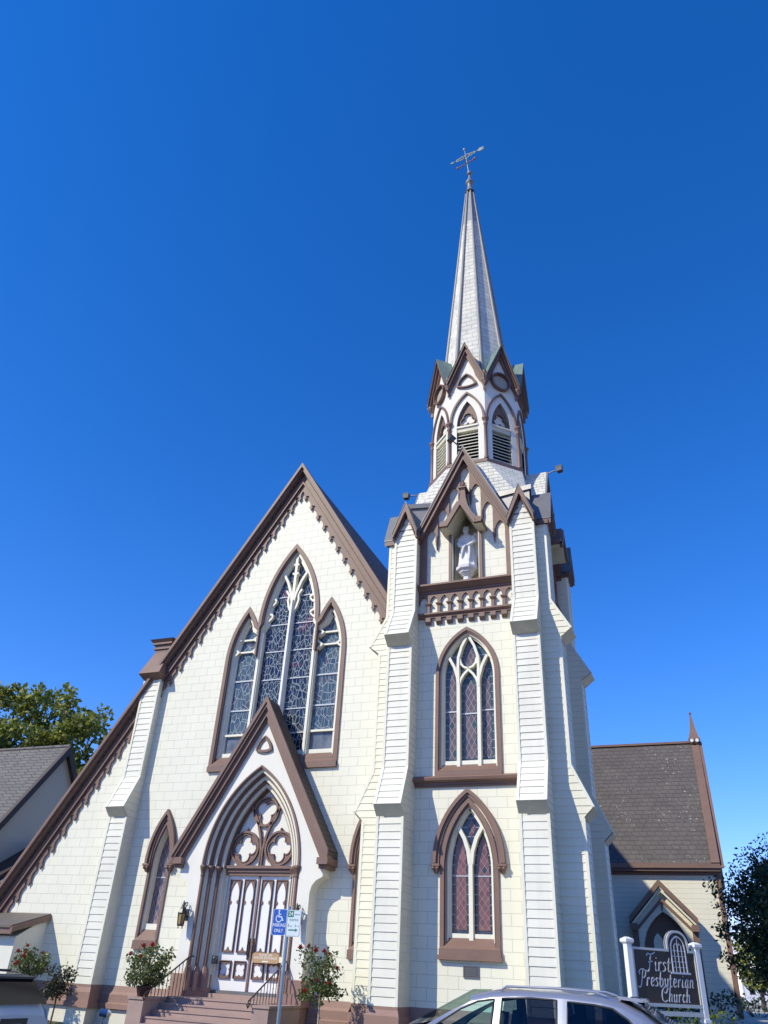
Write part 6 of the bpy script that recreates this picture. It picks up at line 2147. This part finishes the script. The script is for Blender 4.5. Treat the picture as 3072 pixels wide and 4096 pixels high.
RWN_ = [(2.56, 1.12), (2.58, 1.615), (2.95, 1.635), (3.28, 1.63), (3.29, 1.12)]
QWN_ = [(3.42, 1.13), (3.42, 1.62), (3.75, 1.605), (3.97, 1.575), (4.15, 1.47), (4.30, 1.33), (4.36, 1.15)]
def inside(poly, x, z):
    c = False
    for i in range(len(poly)):
        (xa, za), (xb, zb) = poly[i - 1], poly[i]
        if (za > z) != (zb > z) and x < (xb - xa) * (z - za) / (zb - za) + xa: c = not c
    return c
for s in (-1, 1):                               # pillars and roof edge between the panes
    m = MB()
    NX, NZ = 220, 44
    zt_at = lambda x: van_top(x)
    def van_top(x):
        for a, b in zip(van_secs[:-1], van_secs[1:]):
            if a[0] <= x <= b[0]: return a[6] + (b[6] - a[6]) * (x - a[0]) / (b[0] - a[0]) - 0.09
    def van_belt(x):
        for a, b in zip(van_secs[:-1], van_secs[1:]):
            if a[0] <= x <= b[0]: return a[5] + (b[5] - a[5]) * (x - a[0]) / (b[0] - a[0])
    vs, fs = [], []
    for i in range(NX + 1):
        x = 1.371 + (4.549 - 1.371) * i / NX
        za, zb = van_belt(x), van_top(x)
        for j in range(NZ + 1): vs.append(van_side(x, za + (zb - za) * j / NZ, s, 0.0))
    for i in range(NX):
        x = 1.371 + (4.549 - 1.371) * (i + 0.5) / NX
        za, zb = van_belt(x), van_top(x)
        for j in range(NZ):
            z = za + (zb - za) * (j + 0.5) / NZ
            if any(inside(P_, x, z) for P_ in (FWN_, RWN_, QWN_)): continue
            fs.append((i * (NZ + 1) + j, (i + 1) * (NZ + 1) + j, (i + 1) * (NZ + 1) + j + 1, i * (NZ + 1) + j + 1))
    m.add(vs, fs, M_SILVER, True)
    m.build('pillars', van)
m = MB()                                        # cabin
VP = lambda u, d, z: (VX0 + u, VYC + d, VZ + z)
box(m, VP, 1.40, 4.60, -0.84, 0.84, 0.30, 0.36, M_SEAT)
box(m, VP, 1.30, 1.62, -0.80, 0.80, 0.40, 1.06, M_BLACKP)
for s in (-1, 1): box(m, VP, 1.40, 4.60, min(s * 0.80, s * 0.84), max(s * 0.80, s * 0.84), 0.36, 1.05, M_SEAT)
m.build('cabin', van)
for xs_, ys_ in ((2.28, -0.42), (2.28, 0.42), (3.12, -0.42), (3.12, 0.42), (3.95, -0.42), (3.95, 0.42)):
    m = MB()
    box(m, VP, xs_ - 0.42, xs_ + 0.06, ys_ - 0.25, ys_ + 0.25, 0.50, 0.68, M_SEAT)
    prism_u(m, lambda u, d, z: VP(d, u, z), [(xs_ - 0.04, 0.62), (xs_ + 0.10, 0.62), (xs_ + 0.24, 1.26), (xs_ + 0.14, 1.27)], ys_ - 0.24, ys_ + 0.24, M_SEAT)
    prism_u(m, lambda u, d, z: VP(d, u, z), [(xs_ + 0.17, 1.28), (xs_ + 0.27, 1.28), (xs_ + 0.30, 1.46), (xs_ + 0.21, 1.47)], ys_ - 0.13, ys_ + 0.13, M_SEAT)
    m.build('seat', van)
m = MB()
tube(m, [VP(1.80 + 0.06 * math.sin(a * PI / 8), 0.42 + 0.18 * math.cos(a * PI / 8), 1.10 + 0.16 * math.sin(a * PI / 8)) for a in range(17)], 0.014, M_BLACKP, 6)
m.build('steering_wheel', van)
M_WIN = plain('van_window_green', (0.035, 0.075, 0.075), 0.04, 0.45, 3.0, spec=0.8)
M_WIND = plain('van_window_dark', (0.012, 0.016, 0.024), 0.04, 0.4, 3.0, spec=0.5)
for s in (-1, 1):
    for poly, mt in ((FWN_, M_CGLASS), (RWN_, M_CGLASSD), (QWN_, M_CGLASSD)):
        pane_grid(poly, s, mt, 0.005).build('side_window', van)
    # rubber edge round each pane
    for poly in (FWN_, RWN_, QWN_):
        m = MB()
        pts = []
        for i in range(len(poly)):
            p, q = poly[i], poly[(i + 1) % len(poly)]
            for k in range(6): pts.append((p[0] + (q[0] - p[0]) * k / 6, p[1] + (q[1] - p[1]) * k / 6))
        tube(m, [van_side(a, b, s, 0.004) for a, b in pts + [pts[0]]], 0.013, M_BLACKP, 5, W0, False)
        m.build('window_seal', van)
    m = MB()                                    # roof rail
    tube(m, [van_side(2.55, 1.70, s, 0.0)] + [(VX0 + x, VYC + s * 0.585, VZ + z) for x, z in ((2.62, 1.75), (3.2, 1.76), (3.75, 1.745), (3.9, 1.705))], 0.015, M_SILVER, 6)
    m.build('roof_rail', van)
    m = MB()                                    # mirror
    P = lambda u, d, z: (VX0 + 1.50 + u, VYC + s * (0.93 + d), VZ + 1.14 + z)
    frustum(m, P, (-0.07, 0.10, 0.0, 0.20, -0.07), (-0.04, 0.10, 0.02, 0.19, 0.085), M_BLACKP)
    m.build('mirror', van)
    m = MB()
    for poly in ([(1.32, 0.42), (1.32, 1.05), (2.49, 1.08), (2.49, 0.30), (1.6, 0.30)], [(2.52, 0.30), (2.52, 1.08), (3.35, 1.09), (3.35, 0.30)]):
        tube(m, [(VX0 + a, VYC + s * 0.925, VZ + b) for a, b in poly + [poly[0]]], 0.006, M_BLACKP, 4, W0, False)
    box(m, lambda u, d, z: (VX0 + u, VYC + s * (0.92 + d), VZ + z), 2.25, 2.43, -0.01, 0.03, 0.86, 0.90, M_SILVER)
    m.build('door_gaps', van)
    m = MB()
    box(m, lambda u, d, z: (VX0 + u, VYC + s * (0.70 + d), VZ + z), 0.04, 0.30, -0.12, 0.14, 0.62, 0.78, M_LAMPC)
    m.build('headlight', van)
    m = MB()
    box(m, lambda u, d, z: (VX0 + u, VYC + s * (0.78 + d), VZ + z), 4.80, 4.93, -0.10, 0.095, 0.72, 1.10, M_LAMPR)
    m.build('tail_light', van)
def loft_pane(name, pts4, mat, parent):
    m = MB()
    n = 6
    a, b, c, d = [Vector(p) for p in pts4]
    vs = [tuple((a.lerp(b, i / n)).lerp(d.lerp(c, i / n), j / n)) for i in range(n + 1) for j in range(n + 1)]
    fs = [(i * (n + 1) + j, (i + 1) * (n + 1) + j, (i + 1) * (n + 1) + j + 1, i * (n + 1) + j + 1) for i in range(n) for j in range(n)]
    m.add(vs, fs, mat, True)
    return m.build(name, parent)
loft_pane('windscreen', [(VX0 + 1.28, VYC - 0.62, VZ + 1.26), (VX0 + 1.28, VYC + 0.62, VZ + 1.26), (VX0 + 2.16, VYC + 0.54, VZ + 1.70), (VX0 + 2.16, VYC - 0.54, VZ + 1.70)], M_CGLASS, van)
loft_pane('rear_window', [(VX0 + 4.17, VYC - 0.50, VZ + 1.715), (VX0 + 4.17, VYC + 0.50, VZ + 1.715), (VX0 + 4.66, VYC + 0.55, VZ + 1.425), (VX0 + 4.66, VYC - 0.55, VZ + 1.425)], M_WIND, van)
m = MB(); prism_u(m, lambda u, d, z: (VX0 + d, VYC + u, VZ + z), [(4.02, 1.715), (4.30, 1.70), (4.32, 1.66), (4.05, 1.68)], -0.60, 0.60, M_SILVER); m.build('spoiler', van)

# white wagon at the left edge, seen from behind: nose at -x, tail at the right
WX0, WYC, WZ0 = -15.82, 12.05, -0.15
wag_secs = [
 (0.00, 0.70, 0.72, 0.62, 0.35, 0.66, 0.74),
 (0.15, 0.80, 0.83, 0.68, 0.24, 0.74, 0.84),
 (1.05, 0.84, 0.87, 0.72, 0.20, 0.92, 1.00),
 (1.45, 0.84, 0.88, 0.68, 0.20, 0.94, 1.14),
 (2.00, 0.84, 0.88, 0.64, 0.20, 0.95, 1.42),
 (2.60, 0.84, 0.88, 0.64, 0.20, 0.96, 1.49),
 (3.60, 0.84, 0.88, 0.64, 0.20, 0.98, 1.48),
 (4.05, 0.84, 0.87, 0.66, 0.22, 0.98, 1.43),
 (4.28, 0.83, 0.86, 0.72, 0.25, 0.97, 1.22),
 (4.42, 0.83, 0.85, 0.78, 0.30, 0.94, 1.02),
 (4.50, 0.80, 0.82, 0.77, 0.36, 0.86, 0.92)]
wag, wbody = car('station_wagon', 'pearl white station wagon with roof rack, cut by the left edge', (WX0, WYC, WZ0), wag_secs, (0.85, 3.6), M_CWHITE, None, None)
def rear(y, x, z): return (WX0 + x, WYC + y, WZ0 + z)
loft_pane('rear_window', [rear(-0.62, 4.11, 1.45), rear(0.62, 4.11, 1.45), rear(0.73, 4.45, 1.08), rear(-0.73, 4.45, 1.08)], M_WINDR, wag)
m = MB(); prism_u(m, lambda u, d, z: (WX0 + d, WYC + u, WZ0 + z), [(3.85, 1.50), (4.16, 1.47), (4.17, 1.44), (4.05, 1.42), (3.85, 1.44)], -0.62, 0.62, M_BLACKP); m.build('spoiler', wag)
m = MB()
box(m, lambda u, d, z: (WX0 + 4.50 + d, WYC + u, WZ0 + z), -0.30, 0.30, -0.01, 0.015, 0.62, 0.88, M_BLACKP)
wp = m.build('plate_recess', wag)
m = MB()
box(m, lambda u, d, z: (WX0 + 4.516 + d, WYC + u, WZ0 + z), -0.16, 0.16, 0.0, 0.006, 0.66, 0.80, M_PALE)
m.build('licence_plate', wag)
for s in (-1, 1):
    m = MB()
    box(m, lambda u, d, z: (WX0 + 4.36 + d, WYC + s * (0.80 + u), WZ0 + z), -0.10, 0.05, -0.02, 0.13, 0.50, 0.84, M_LAMPR)
    m.build('tail_light', wag)
    for (x0, x1) in ((1.75, 2.55), (2.62, 3.35), (3.42, 3.95)):
        loft_pane('side_window', [(WX0 + x0, WYC + s * 0.862, WZ0 + 0.99), (WX0 + x1, WYC + s * 0.862, WZ0 + 1.0), (WX0 + x1 - 0.05, WYC + s * 0.715, WZ0 + 1.34), (WX0 + x0 + (0.32 if x0 < 2 else 0.02), WYC + s * 0.715, WZ0 + 1.34)], M_WIND, wag)
    m = MB()
    tube(m, [(WX0 + 2.1, WYC + s * 0.56, WZ0 + 1.48), (WX0 + 2.2, WYC + s * 0.56, WZ0 + 1.55), (WX0 + 3.8, WYC + s * 0.56, WZ0 + 1.54), (WX0 + 3.92, WYC + s * 0.56, WZ0 + 1.46)], 0.02, M_BLACKP, 6)
    m.build('roof_rail', wag)
for x in (2.5, 3.6):
    m = MB(); tube(m, [(WX0 + x, WYC - 0.58, WZ0 + 1.55), (WX0 + x, WYC + 0.58, WZ0 + 1.55)], 0.02, M_BLACKP, 6); m.build('roof_bar', wag)
m = MB(); ball(m, (WX0 + 4.44, WYC + 0.28, WZ0 + 0.93), 0.02, M_BLACKP, 8, 5); m.build('lock', wag)

for o in list(bpy.data.objects):
    if '_o' in o: del o['_o']
scn.cycles.max_bounces = 8
scn.cycles.diffuse_bounces = 5
scn.cycles.glossy_bounces = 3
scn.cycles.transmission_bounces = 4
scn.cycles.transparent_max_bounces = 8
scn.cycles.caustics_reflective = False
scn.cycles.caustics_refractive = False
